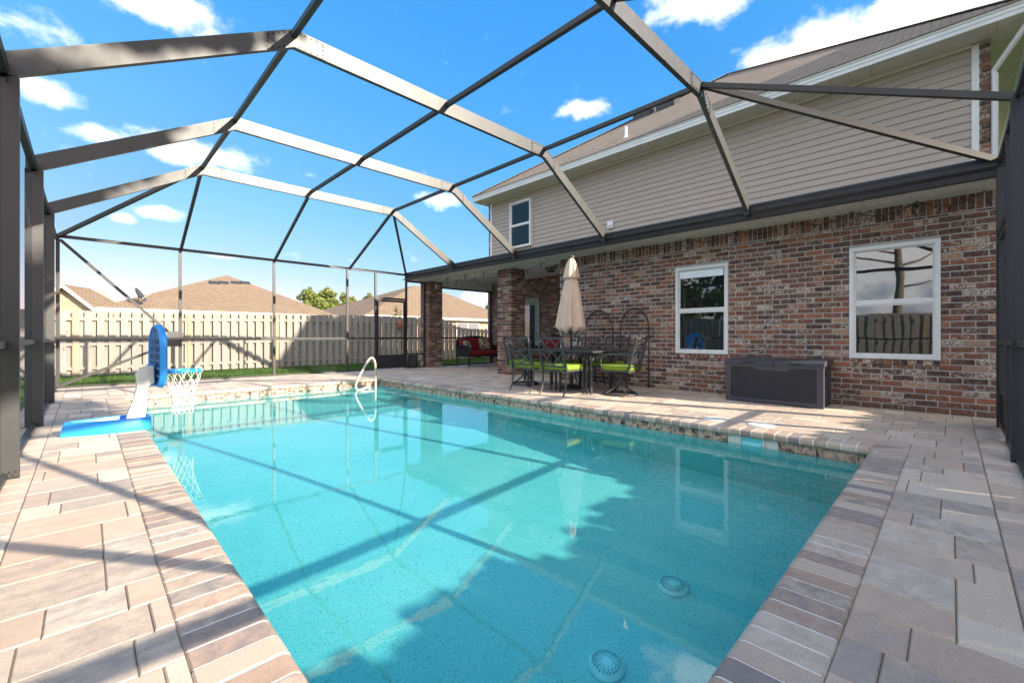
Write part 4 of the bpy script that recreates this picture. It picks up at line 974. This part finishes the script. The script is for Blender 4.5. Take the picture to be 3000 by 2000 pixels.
# backboard: outline in its own plane (w across, z up)
bc = Vector((.54, 6.04, 0)); an = R(4); bw_ = Vector((-math.sin(an), math.cos(an), 0)); bn = Vector((math.cos(an), math.sin(an), 0))
def bb(w, z, o): return bc+bw_*w+bn*o+Vector((0, 0, z))
ol = [(.18, .42), (.30, .50), (.325, .56), (.325, .84)]+[(.325*math.cos(a), .84+.25*math.sin(a)) for a in [R(15*i) for i in range(1, 12)]]+[(-.325, .84), (-.325, .56), (-.30, .50), (-.18, .42)]
m = MB(); n = len(ol); sc = lambda s: [(w*s, .74+(z-.74)*s) for w, z in ol]
rows = [(1., -.015), (1., .03), (.95, .05), (.90, .05)]
vs = [bb(w, z, -.004) for w, z in sc(.90)]+[bb(w, z, -.018) for w, z in sc(.92)]+[bb(w, z, -.018) for w, z in sc(.97)]+[bb(w, z, -.002) for w, z in sc(1.)]+[bb(w, z, .03) for w, z in sc(1.)]+[bb(w, z, .045) for w, z in sc(.95)]
m.add(vs, [(j*n+k, j*n+(k+1)%n, (j+1)*n+(k+1)%n, (j+1)*n+k) for j in range(5) for k in range(n)]+[tuple(range(n)), tuple(range(5*n, 6*n))[::-1]])
bo = autosmooth(part('backboard', m, M['blue'], hoop), 40)
M['blue_back'] = plain('grey blue moulded plastic', (.06, .19, .42), (.08, .23, .48), 9, .5)
sl_ = MB(); rb_ = MB()
for i, z in enumerate((.90, .82, .74, .66, .58, .50)):
    for s in (-1, 1):
        a = .04*s; b = .23*s if i else .19*s; sl_.prism([bb(a, z-.024, -.0075), bb(b, z-.024, -.0075), bb(b, z+.024, -.0075), bb(a, z+.024, -.0075)], bn*.0015)
    rb_.prism([bb(-.265, z+.034, -.017), bb(.265, z+.034, -.017), bb(.265, z+.046, -.017), bb(-.265, z+.046, -.017)], bn*.013)
rb_.prism([bb(-.012, .48, -.017), bb(.012, .48, -.017), bb(.012, .98, -.017), bb(-.012, .98, -.017)], bn*.0135)
for w in (-.08, 0, .08): sl_.prism([bb(w-.022, .995, -.0075), bb(w+.022, .995, -.0075), bb(w+.022, 1.035, -.0075), bb(w-.022, 1.035, -.0075)], bn*.0015)
part('slots', sl_, M['shade_blue'], bo, kind='stuff'); part('ribs', rb_, M['blue_back'], bo, kind='stuff')  # slots are flat dark strips that paint the shade of recesses
part('back_panel', MB().prism([bb(w, z, -.0045) for w, z in sc(.905)], bn*-.001), M['blue_back'], bo)
part('bracket', MB().prism([bb(-.06, .44, -.07), bb(.06, .44, -.07), bb(.06, .66, -.07), bb(-.06, .66, -.07)], bn*.054), M['blue'], hoop)
part('print', MB().prism([bb(-.15, .58, .0455), bb(.15, .58, .0455), bb(.15, .60, .0455), bb(-.15, .60, .0455)], bn*.001).prism([bb(-.15, .80, .0455), bb(.15, .80, .0455), bb(.15, .82, .0455), bb(-.15, .82, .0455)], bn*.001)
     .prism([bb(-.15, .6, .0455), bb(-.13, .6, .0455), bb(-.13, .8, .0455), bb(-.15, .8, .0455)], bn*.001).prism([bb(.13, .6, .0455), bb(.15, .6, .0455), bb(.15, .8, .0455), bb(.13, .8, .0455)], bn*.001), M['bluewhite'], bo)
rc = bc+bn*.235+Vector((0, 0, .575)); rr = .175
part('rim', MB().tube([rc+bn*rr*math.cos(2*math.pi*k/28)+bw_*rr*math.sin(2*math.pi*k/28) for k in range(28)], .016, 8, True), M['blue'], hoop, smooth=True)
nm = MB(); K = 12; lev = [(0, .585, .178), (1, .50, .160), (2, .41, .132), (3, .33, .108), (4, .26, .096), (5, .19, .092), (6, .12, .098)]
pt = lambda j, k: rc+Vector((0, 0, lev[j][1]-.575))+bn*lev[j][2]*math.cos(2*math.pi*k/K)+bw_*lev[j][2]*math.sin(2*math.pi*k/K)
for k in range(K):
    for s in (.5, -.5): nm.tube([pt(j, k+s*j) for j in range(7)], .0036, 4)
    a = pt(6, k); b = pt(6, k+1); nm.tube([a, a.lerp(b, .5)-Vector((0, 0, .025)), b], .0036, 4)
    p = rc+bn*rr*math.cos(2*math.pi*k/K)+bw_*rr*math.sin(2*math.pi*k/K); rad = (p-rc).normalized(); nm.tube([p+rad*.018*math.cos(a)+Vector((0,0,.018*math.sin(a))) for a in [i*math.pi/4 for i in range(8)]], .003, 4, True)
part('net', nm, M['net'], hoop)

# ------------------------------------------------------------------ hand rail, lids, drains
hr = [(4.40, 8.62, -.9), (4.40, 8.62, -.2), (4.40, 8.62, .25), (4.385, 8.62, .42), (4.33, 8.62, .50), (4.26, 8.62, .475), (4.18, 8.62, .36), (4.06, 8.62, .16), (3.98, 8.62, .0), (3.965, 8.62, -.09), (4.0, 8.62, -.15), (4.08, 8.62, -.155), (4.17, 8.62, -.12), (4.24, 8.62, -.13), (4.27, 8.62, -.2), (4.27, 8.62, -.9)]
def smooth_path(p, k=4):
    P = [Vector(q) for q in p]; o = []
    for i in range(len(P)-1):
        a, b, c, d = P[max(i-1, 0)], P[i], P[i+1], P[min(i+2, len(P)-1)]
        for s in range(k):
            t = s/k; o.append(.5*((2*b)+(c-a)*t+(2*a-5*b+4*c-d)*t*t+(3*b-a-3*c+d)*t**3))
    return o+[P[-1]]
solo('hand_rail', MB().tube(smooth_path(hr), .024, 10), M['rail'], 'beige figure four hand rail rising from the corner steps of the pool', 'hand rail', smooth=True, at=(4.3, 8.62, -.5))
for (x, y, lb) in ((5.185, 1.92, 'round white skimmer lid in the pavers in front of the storage box'), (5.20, 1.44, 'round white skimmer lid set in the pavers right behind the skimmer mouth')):
    l = thing('skimmer_lid', (x, y, 0), lb, 'lid', 'skimmer lids')
    part('disc', MB().lathe((x, y, 0), [(.135, -.01), (.135, .004), (.128, .008), (.115, .0085)], 32), M['lid'], l)
    part('ring', MB().lathe((x, y, 0), [(.100, .0084), (.098, .011), (.088, .011), (.086, .0084)], 32, caps=False), M['lid'], l)
    part('finger_hole', MB().lathe((x+.05, y, 0), [(.011, .0112), (.011, .0118)], 10), M['drain_dark'], l)
def floorz(y): return FZ+.35*(y-wy0)/(wy1-wy0)
def drain(x, y, lb, r=.105):
    z = floorz(y)+.004; l = thing('floor_drain', (x, y, z), lb, 'drain', 'floor drains')
    part('rim', MB().lathe((x, y, z), [(r, 0), (r*.98, .012), (r*.80, .03), (r*.78, .03)], 32, caps=False), M['drain'], l).cycles.is_caustics_receiver = True
    part('cover', MB().lathe((x, y, z), [(r*.76, .024), (r*.5, .036), (r*.12, .042)], 32), M['drain'], l).cycles.is_caustics_receiver = True
    h = MB()
    for q, k in ((.66, 22), (.5, 16), (.34, 11)):
        for i in range(k): a = 2*math.pi*i/k; h.lathe((x+r*q*math.cos(a), y+r*q*math.sin(a), z), [(.006, .02), (.006, .044)], 6)
    part('holes', h, M['drain_dark'], l, kind='stuff').cycles.is_caustics_receiver = True
DR = [(2.92, 1.366), (2.094, 1.365)]
drain(*DR[0], 'pale round drain cover on the pool floor, the one nearer the house'); drain(*DR[1], 'pale round drain cover on the pool floor, the one farther from the house')

# ------------------------------------------------------------------ patio dining set
def chair(swivel):
    t = thing('swivel_chair' if swivel else 'dining_chair', (0, 0, 0), 'x', 'chair', 'lime cushioned patio dining chairs')
    m = M['chair_metal']; W = .245
    def up(f): return Vector((-.235-.125*f, 0, .42+.51*f))
    for s in (-1, 1):
        part('back_post', MB().bar(up(-.06)+Vector((0, s*W, 0)), up(1)+Vector((0, s*W, 0)), .026, .032, (1, 0, 0)), m, t)
        if not swivel:
            part('leg', MB().tube([(-.228, s*W, .40), (-.225, s*W, .25), (-.25, s*W, .12), (-.315, s*W, 0.)], [.017, .017, .016, .014], 6), m, t)
            part('leg', MB().tube([(.225, s*W, .40), (.225, s*W, .22), (.235, s*W, 0.)], [.018, .017, .014], 6), m, t)
        arm = smooth_path([up(.46)+Vector((0, s*W, 0)), (-.16, s*(W+.012), .668), (.02, s*(W+.022), .672), (.15, s*(W+.022), .655), (.225, s*(W+.012), .60), (.235, s*W, .50), (.20, s*W, .40)], 3)
        part('arm', MB().tube(arm, .0165, 7), m, t, smooth=True)
    part('top_rail', MB().bar(up(1)+Vector((0, -W-.012, 0)), up(1)+Vector((0, W+.012, 0)), .022, .036), m, t)
    part('lower_rail', MB().bar(up(.10)+Vector((0, -W, 0)), up(.10)+Vector((0, W, 0)), .02, .026), m, t)
    for c in (-1, 1):
        for r0, r1 in ((.12, .55), (.55, .97)):
            y0, y1 = (0, c*W*.93)
            for a, b in (((y0, r0), (y1, r1)), ((y1, r0), (y0, r1))):
                part('lattice_bar', MB().bar(up(a[1])+Vector((0, a[0], 0)), up(b[1])+Vector((0, b[0], 0)), .016, .012, (1, 0, 0)), m, t)
    fr = MB().bar((-.235, -W, .40), (-.235, W, .40), .03, .032).bar((.23, -W, .40), (.23, W, .40), .03, .032).bar((-.22, -W, .40), (.215, -W, .40), .028, .030).bar((-.22, W, .40), (.215, W, .40), .028, .030)
    part('seat_frame', fr, m, t)
    part('seat_sling', MB().box((-.215, -.23, .398), (.21, .23, .408)), m, t)
    c = part('cushion', MB().puff((.005, 0, .452), .252, .262, .046, .28, 28, 10), M['green'], t, smooth=True)
    part('piping', MB().tube([(.005+.25*math.copysign(abs(math.cos(a))**.3, math.cos(a)), .26*math.copysign(abs(math.sin(a))**.3, math.sin(a)), .475) for a in [2*math.pi*i/40 for i in range(40)]], .006, 5, True), M['green'], c)
    for s in (-1, 1):
        part('tie', MB().tube([(-.235, s*.23, .455), (-.285, s*.25, .46), (-.27, s*.285, .43), (-.26, s*.275, .385)], .007, 5).tube([(-.285, s*.25, .46), (-.31, s*.22, .44), (-.315, s*.20, .40)], .006, 5), M['green'], c)
    if swivel:
        b = part('pedestal', MB().lathe((0, 0, 0), [(.03, .16), (.03, .30), (.055, .315), (.055, .335)], 10), m, t)
        part('spring_plate', MB().tube([(.12*math.cos(a), .12*math.sin(a), .345) for a in [2*math.pi*i/18 for i in range(18)]], .02, 6, True).box((-.14, -.03, .345), (.14, .03, .383)), m, b)
        for k in range(4):
            a = R(45+90*k); part('leg', MB().tube([(r*math.cos(a), r*math.sin(a), z) for r, z in ((.025, .23), (.06, .16), (.14, .09), (.255, .03))], [.018, .017, .015, .014], 6), m, t)
        part('base_ring', MB().tube([(.265*math.cos(a), .265*math.sin(a), .018) for a in [2*math.pi*i/30 for i in range(30)]], .017, 7, True), m, t, smooth=True)
    return t
def setc(c, x, y, a, lb): c.location = (x, y, 0); c.rotation_euler = (0, 0, R(a)); c['label'] = lb; return c
c0 = chair(False); others = [copy_tree(c0) for _ in range(3)]
setc(c0, 5.69, 5.27, 0, 'patio chair with lattice back to the pool, the one nearer the brick pillars'); setc(others[0], 5.69, 4.56, 1, 'patio chair with lattice back to the pool, the one nearer the storage box')
setc(others[1], 6.98, 5.22, 180, 'patio chair on the wall side of the table, in front of the umbrella trellis'); setc(others[2], 6.98, 4.54, 180, 'patio chair on the wall side of the table, between the two trellises')
s0 = chair(True); s1 = copy_tree(s0)
setc(s0, 6.28, 3.83, 99, 'swivel patio chair on a round base, at the table end nearer the storage box'); setc(s1, 6.26, 5.98, -84, 'swivel patio chair on a round base, at the table end nearer the brick pillars')
tx0, tx1, ty0, ty1, tz0 = 5.83, 6.85, 4.06, 5.76, .722
tb = thing('dining_table', ((tx0+tx1)/2, (ty0+ty1)/2, 0), 'dark metal patio dining table ringed by lime cushioned chairs', 'table')
part('rim', MB().box((tx0, ty0, tz0-.03), (tx0+.05, ty1, tz0)).box((tx1-.05, ty0, tz0-.03), (tx1, ty1, tz0)).box((tx0+.05, ty0, tz0-.03), (tx1-.05, ty0+.05, tz0)).box((tx0+.05, ty1-.05, tz0-.03), (tx1-.05, ty1, tz0)), M['chair_metal'], tb)
k = 10; s = (ty1-ty0-.1)/k
for i in range(k): part('top_slat', MB().box((tx0+.052, ty0+.05+s*i+.004, tz0-.02), (tx1-.052, ty0+.05+s*(i+1)-.004, tz0-.003)), M['chair_metal'], tb)
for x in (tx0+.12, tx1-.2):
    for y in (4.22, 4.88, 5.56):
        for dy in (-.045, .045):
            part('leg', MB().tube([(x, y+dy, 0), (x, y+dy, .5), (x+(.03 if x < 6.3 else -.03), y+dy*1.2, .60), (x+(.10 if x < 6.3 else -.10), y+dy*1.2, tz0-.035)], .021, 6), M['chair_metal'], tb)
part('apron', MB().bar((tx0+.2, ty0+.1, tz0-.05), (tx0+.2, ty1-.1, tz0-.05), .03, .035).bar((tx1-.28, ty0+.1, tz0-.05), (tx1-.28, ty1-.1, tz0-.05), .03, .035), M['chair_metal'], tb)
# closed umbrella
ux, uy = 6.36, 4.90
um = thing('patio_umbrella', (ux, uy, 0), 'closed beige patio umbrella standing through the dining table', 'umbrella')
part('pole', MB().tube([(ux, uy, 0.02), (ux, uy, 2.42)], .020, 10), M['chair_metal'], um, smooth=True)
part('base', MB().lathe((ux, uy, 0), [(.2, 0.001), (.2, .03), (.12, .06), (.04, .08), (.035, .25)], 24), M['chair_metal'], um)
def folds(seed, dep):
    rd = random.Random(seed); ph = [rd.uniform(0, 6) for _ in range(4)]
    def f(a, j):
        d = dep*min(1, j/5); return 1+d*(.55*math.cos(8*a+ph[0])+.30*math.cos(5*a+ph[1]+j*.08)+.25*math.cos(13*a+ph[2]))
    return f
prof = [(.075, 2.22), (.10, 2.10), (.125, 1.95), (.15, 1.80), (.175, 1.62), (.20, 1.45), (.225, 1.28), (.245, 1.16), (.262, 1.08)]
fo = folds(4, .20); n = 96; vs = []
for j, (r, z) in enumerate(prof):
    for k in range(n):
        a = 2*math.pi*k/n; q = r*fo(a, j); dzp = (.05*math.cos(8*a+1.0)+.03*math.cos(3*a)) if j == len(prof)-1 else 0
        vs.append((ux+q*math.cos(a), uy+q*math.sin(a), z+dzp))
for k in range(n): a = 2*math.pi*k/n; vs.append((ux+.17*math.cos(a), uy+.17*math.sin(a), 1.02+.04*math.cos(8*a+2)))
for k in range(n): a = 2*math.pi*k/n; vs.append((ux+.035*math.cos(a), uy+.035*math.sin(a), 1.14))
mc = MB(); J = len(prof)+2; mc.add(vs, [(j*n+k, j*n+(k+1)%n, (j+1)*n+(k+1)%n, (j+1)*n+k) for j in range(J-1) for k in range(n)])
part('canopy', mc, M['canvas'], um, smooth=True)
pv = [(.03, 2.40), (.06, 2.36), (.10, 2.26), (.125, 2.15), (.15, 2.04), (.145, 2.02)]; fv = folds(9, .13); n = 64
mv = MB(); mv.add([(ux+r*fv(2*math.pi*k/n, j+2)*math.cos(2*math.pi*k/n), uy+r*fv(2*math.pi*k/n, j+2)*math.sin(2*math.pi*k/n), z) for j, (r, z) in enumerate(pv) for k in range(n)], [(j*n+k, j*n+(k+1)%n, (j+1)*n+(k+1)%n, (j+1)*n+k) for j in range(len(pv)-1) for k in range(n)])
part('vent_cap', mv, M['canvas'], um, smooth=True)
part('finial', MB().lathe((ux, uy, 2.40), [(.05, 0), (.065, .012), (.06, .03), (.02, .04)], 12), M['chair_metal'], um)

# ------------------------------------------------------------------ trellises
def trellis(yc, hw_, top, label):
    X = 7.47; t = thing('garden_trellis', (X, yc, 0), label, 'trellis', 'arched iron trellises'); sp_ = 1.11
    arc = [(X, yc-hw_, 0), (X, yc-hw_, sp_)]+[(X, yc-hw_*math.cos(a), sp_+(top-sp_)*math.sin(a)) for a in [math.pi*i/18 for i in range(1, 18)]]+[(X, yc+hw_, sp_), (X, yc+hw_, 0)]
    part('frame', MB().tube(arc, .0125, 7), M['black_iron'], t, smooth=True)
    for z in (sp_, .78, .12): part('cross_bar', MB().tube([(X, yc-hw_, z), (X, yc+hw_, z)], .007, 6), M['black_iron'], t)
    for f in (-.33, .33):
        part('upright', MB().tube([(X, yc+hw_*f, .05), (X, yc+hw_*f, sp_)], .006, 6), M['black_iron'], t)
        part('knuckle', MB().lathe((X, yc+hw_*f, .94), [(.006, -.04), (.014, -.02), (.014, .02), (.006, .04)], 8), M['black_iron'], t)
    H = top-sp_
    for cc, s in ((-.33, 1), (.33, -1), (-.99, 1), (.99, -1)):     # interlaced arcs
        pts = [(X-.008, yc+hw_*(cc+s*1.33*(1-math.cos(a))), sp_+H*1.0*math.sin(a)) for a in [math.pi/2*i/9 for i in range(10)]]
        pts = [p for p in pts if ((p[1]-yc)/hw_)**2+((p[2]-sp_)/H)**2 < 1.02]
        if len(pts) > 2: part('tracery', MB().tube(pts, .005, 5), M['black_iron'], t)
trellis(5.06, .325, 1.485, 'arched black iron trellis against the wall, the one behind the umbrella'); trellis(4.25, .30, 1.50, 'arched black iron trellis against the wall, the one nearer the windows')

# ------------------------------------------------------------------ storage box
bx0, bx1, by0, by1 = 6.90, 7.50, 1.175, 2.395
sb = thing('storage_box', ((bx0+bx1)/2, (by0+by1)/2, 0), 'charcoal resin wicker storage box between the two windows', 'storage box')
part('body', MB().box((bx0+.02, by0+.02, .004), (bx1, by1-.02, .555)), M['box'], sb)
part('weave_panel', MB().box((bx0+.008, by0+.075, .065), (bx0+.0195, by1-.075, .515)), M['weave'], sb)
for a, b in ((by0, by0+.075), (by1-.075, by1)): part('corner_post', MB().box((bx0, a, .002), (bx0+.075, b, .56)), M['box'], sb)
part('base_strip', MB().box((bx0+.003, by0+.075, .012), (bx0+.0199, by1-.075, .065)), M['box'], sb)
part('top_strip', MB().box((bx0+.003, by0+.075, .515), (bx0+.0199, by1-.075, .56)).prism([(bx0+.004, 1.53, .516), (bx0+.004, 1.60, .475), (bx0+.004, 1.97, .475), (bx0+.004, 2.04, .516)], (.012, 0, 0)), M['box'], sb)
ld = part('lid', MB().prism([(bx0-.012, by0-.012, .561), (bx1, by0-.012, .561), (bx1, by0-.012, .64), (bx0+.10, by0-.012, .632), (bx0+.02, by0-.012, .612), (bx0-.012, by0-.012, .595)], (0, by1-by0+.024, 0)), M['box'], sb)
for a, b in ((1.40, 1.585), (1.985, 2.17)): part('handle_recess', MB().prism([(bx0-.0135, a, .594), (bx0-.0135, b, .594), (bx0-.0135, b-.03, .566), (bx0-.0135, a+.03, .566)], (.001, 0, 0)), M['rivet'], ld)
part('hasp', MB().box((bx0-.02, 1.765, .535), (bx0-.0125, 1.805, .605)), M['box'], ld)
part('side_handle', MB().box((bx0+.22, by0+.012, .43), (bx0+.36, by0+.0195, .47)), M['rivet'], sb)

# ------------------------------------------------------------------ porch furniture
lvx, lvy = 9.40, 11.03
lv = thing('loveseat', (lvx, lvy, 0), 'black wicker loveseat with dark red cushions on the porch', 'loveseat')
wk = M['wicker']; hwL = .76
for s in (-1, 1):
    x = lvx+s*hwL
    for y, z in ((lvy-.30, .36), (lvy+.30, .36)): part('leg', MB().tube([(x-s*.02, y, 0), (x-s*.01, y, z)], [.026, .032], 8), wk, lv)
    part('arm', MB().tube(smooth_path([(x, lvy+.30, .30), (x, lvy+.31, .55), (x, lvy+.10, .645), (x, lvy-.15, .65), (x, lvy-.30, .60), (x, lvy-.34, .48), (x, lvy-.31, .32)], 4), .035, 8), wk, lv, smooth=True)
    part('arm_panel', MB().box((x-.012, lvy-.28, .34), (x+.012, lvy+.28, .58)), wk, lv)
bk_ = [(lvx-hwL, lvy+.30, .32), (lvx-hwL, lvy+.33, .70), (lvx-hwL+.08, lvy+.36, .86), (lvx-.35, lvy+.38, .93), (lvx, lvy+.385, .95), (lvx+.35, lvy+.38, .93), (lvx+hwL-.08, lvy+.36, .86), (lvx+hwL, lvy+.33, .70), (lvx+hwL, lvy+.30, .32)]
part('back_frame', MB().tube(smooth_path(bk_, 4), .032, 8), wk, lv, smooth=True)
part('back_panel', MB().prism([(lvx-hwL+.01, lvy+.33, .36), (lvx+hwL-.01, lvy+.33, .36), (lvx+hwL-.02, lvy+.34, .80), (lvx+.35, lvy+.36, .90), (lvx-.35, lvy+.36, .90), (lvx-hwL+.02, lvy+.34, .80)], (0, .02, 0)), wk, lv)
part('seat_frame', MB().box((lvx-hwL, lvy-.30, .30), (lvx+hwL, lvy+.30, .355)), wk, lv)
ap_ = MB().tube(smooth_path([(lvx-hwL+.03, lvy-.30, .22), (lvx-.38, lvy-.30, .29), (lvx, lvy-.30, .24), (lvx+.38, lvy-.30, .29), (lvx+hwL-.03, lvy-.30, .22)], 4), .014, 6); part('apron', ap_, wk, lv)
for s in (-1, 1):
    part('seat_cushion', MB().puff((lvx+s*.355, lvy-.02, .425), .355, .32, .072, .3, 24, 10), M['red'], lv, smooth=True)
    part('back_cushion', MB().puff((lvx+s*.35, lvy+.235, .68), .34, .085, .235, .35, 24, 10, Matrix.Rotation(R(-12), 3, 'X')), M['red'], lv, smooth=True)
for x, a, lb in ((lvx-.52, 14, 'floral throw pillow leaning on the arm of the loveseat nearer the pillar at the pool'), (lvx+.22, -8, 'larger floral throw pillow in the middle of the loveseat')):
    s = .17 if a > 0 else .21; o = MB().puff((0, 0, 0), s, .06, s, .5, 24, 12).mesh('throw_pillow', M['floral'], smooth=True)
    p = place('throw_pillow', o, None, (x, lvy+.06, .49+s)); p.rotation_euler = (R(-18), R(5), R(a)); tag(p, lb, 'pillow', 'floral throw pillows')
# red armchair near the porch door
axx, ayy = 9.62, 8.30
ac = thing('wicker_armchair', (axx, ayy, 0), 'black wicker armchair with dark red cushions behind the dining table', 'armchair')
for sx in (-1, 1):
    for sy in (-1, 1): part('leg', MB().tube([(axx+sx*.30, ayy+sy*.33, 0), (axx+sx*.30, ayy+sy*.33, .34)], .03, 8), wk, ac)
for sy in (-1, 1): part('arm', MB().tube(smooth_path([(axx+.3, ayy+sy*.36, .30), (axx+.3, ayy+sy*.37, .55), (axx+.05, ayy+sy*.37, .64), (axx-.25, ayy+sy*.37, .61), (axx-.33, ayy+sy*.36, .45), (axx-.30, ayy+sy*.35, .30)], 4), .036, 8), wk, ac, smooth=True)
part('back_frame', MB().tube(smooth_path([(axx+.30, ayy-.37, .3), (axx+.34, ayy-.37, .72), (axx+.38, ayy-.25, .92), (axx+.39, ayy, .98), (axx+.38, ayy+.25, .92), (axx+.34, ayy+.37, .72), (axx+.30, ayy+.37, .3)], 4), .034, 8), wk, ac, smooth=True)
part('back_panel', MB().prism([(axx+.35, ayy-.35, .34), (axx+.35, ayy+.35, .34), (axx+.36, ayy+.35, .74), (axx+.38, ayy+.2, .92), (axx+.38, ayy-.2, .92), (axx+.36, ayy-.35, .74)], (.02, 0, 0)), wk, ac)
part('seat_frame', MB().box((axx-.31, ayy-.34, .29), (axx+.32, ayy+.34, .35)), wk, ac)
part('seat_cushion', MB().puff((axx-.01, ayy, .425), .32, .33, .075, .3, 24, 10), M['red'], ac, smooth=True)
part('back_cushion', MB().puff((axx+.24, ayy, .70), .09, .31, .25, .35, 24, 10, Matrix.Rotation(R(12), 3, 'Y')), M['red'], ac, smooth=True)
# potted plant
ppx, ppy = 10.0, 7.72
pp = thing('potted_plant', (ppx, ppy, 0), 'dark leafy potted plant beside the red armchair against the porch wall', 'plant')
part('pot', MB().lathe((ppx, ppy, 0), [(.13, 0), (.18, .32), (.19, .34), (.165, .34), (.15, .30)], 20), M['black_iron'], pp, smooth=False)
part('stem', MB().tube([(ppx, ppy, .25), (ppx+.02, ppy, .7), (ppx-.03, ppy+.03, 1.05)], [.02, .015, .006], 6), M['trunk'], pp)
leaves('foliage', [(ppx, ppy, .95, .28, 1.), (ppx-.1, ppy+.12, 1.12, .2, 1.), (ppx+.05, ppy-.15, .8, .22, 1.)], 170, .085, M['oak'], pp, np.random.RandomState(5))
# porch lantern
lx, ly, lz = 8.66, 7.34, 2.842
ln_ = thing('porch_lantern', (lx, ly, lz), 'black flush mounted lantern with seeded glass on the porch ceiling', 'lantern')
part('canopy', MB().box((lx-.15, ly-.15, lz-.035), (lx+.15, ly+.15, lz)), M['black_iron'], ln_)
fr = MB(); gp_ = MB()
T4 = [(lx+sx*.12, ly+sy*.12, lz-.036) for sx, sy in ((-1,-1),(1,-1),(1,1),(-1,1))]; B4 = [(lx+sx*.075, ly+sy*.075, lz-.19) for sx, sy in ((-1,-1),(1,-1),(1,1),(-1,1))]
for i in range(4): fr.tube([T4[i], B4[i]], .009, 5); fr.tube([B4[i], B4[(i+1)%4]], .009, 5); gp_.quad(T4[i], T4[(i+1)%4], B4[(i+1)%4], B4[i])
part('frame', fr, M['black_iron'], ln_); part('glass', gp_, M['bulb'], ln_)
# string lights under the eave
X = 7.44; hooks = [11.0, 10.2, 9.4, 8.6, 7.45, 6.6, 5.75, 4.9, 4.05, 3.2, 2.4, 1.65, .95, .3, -.28]; cab = []; bulbs = []
for i in range(len(hooks)-1):
    a, b = hooks[i], hooks[i+1]; za = 2.655; sag = .11
    for s in range(8): t = s/8; cab.append((X, a+(b-a)*t, za-sag*4*t*(1-t)))
    bulbs += [(X, a, za-.01), (X, (a+b)/2, za-sag)]
cab.append((X, hooks[-1], 2.655))
sl2 = thing('string_lights', (X, 5, 2.6), 'black cable string lights sagging along the eave over the brick wall', 'string lights')
part('cable', MB().tube(cab, .006, 5), M['black_iron'], sl2)
sm = MB().lathe((0, 0, 0), [(.006, 0), (.008, -.02), (.016, -.04), (.016, -.075), (.013, -.08)], 10).mesh('socket', M['black_iron'])
bm_ = MB().lathe((0, 0, 0), [(.010, -.08), (.016, -.097), (.018, -.112), (.014, -.128), (.003, -.136)], 10).mesh('bulb', M['bulb'], smooth=True)
for b in bulbs:
    s = place('socket', sm, sl2, b); place('bulb', bm_, s, b)
# security camera on the far pillar
sc_ = thing('security_camera', (7.80, 11.28, 2.47), 'small white security camera on the pillar beside the screen door', 'camera')
part('mount', MB().lathe((7.80, 11.27, 2.53), [(.03, 0), (.035, .04), (.02, .06)], 10), M['white'], sc_)
part('body', MB().tube([(7.80, 11.30, 2.48), (7.78, 11.17, 2.455)], .042, 12), M['white'], sc_, smooth=False); part('lens', MB().tube([(7.78, 11.168, 2.4545), (7.779, 11.16, 2.453)], .03, 12), M['black_iron'], sc_)
# red feeder hung on the fence
fd = on_y(1170, 948, 15.90); ff = thing('bird_feeder', (fd.x, 15.9, fd.z), 'small red bird feeder hung on the fence behind the screen door', 'feeder')
part('bottle', MB().lathe((fd.x, 15.88, fd.z-.16), [(.02, 0), (.055, .02), (.055, .2), (.02, .26)], 12), M['red_paint'], ff); part('tray', MB().lathe((fd.x, 15.88, fd.z-.2), [(.09, 0), (.10, .02), (.09, .035)], 12), M['black_iron'], ff)
part('hook', MB().tube([(fd.x, 15.95, fd.z+.32), (fd.x, 15.90, fd.z+.36), (fd.x, 15.88, fd.z+.30), (fd.x, 15.88, fd.z+.1)], .008, 5), M['black_iron'], ff)
# fallen leaf by the swivel chair
solo('fallen_leaf', MB().prism([(6.03, 3.62, .003), (6.10, 3.60, .003), (6.14, 3.64, .003), (6.08, 3.67, .003)], (0, 0, .004)), plain('dry leaf', (.55, .17, .03), rough=.7), 'dry orange leaf on the pavers under the swivel chair by the storage box', 'leaf', at=(6.08, 3.63, 0))
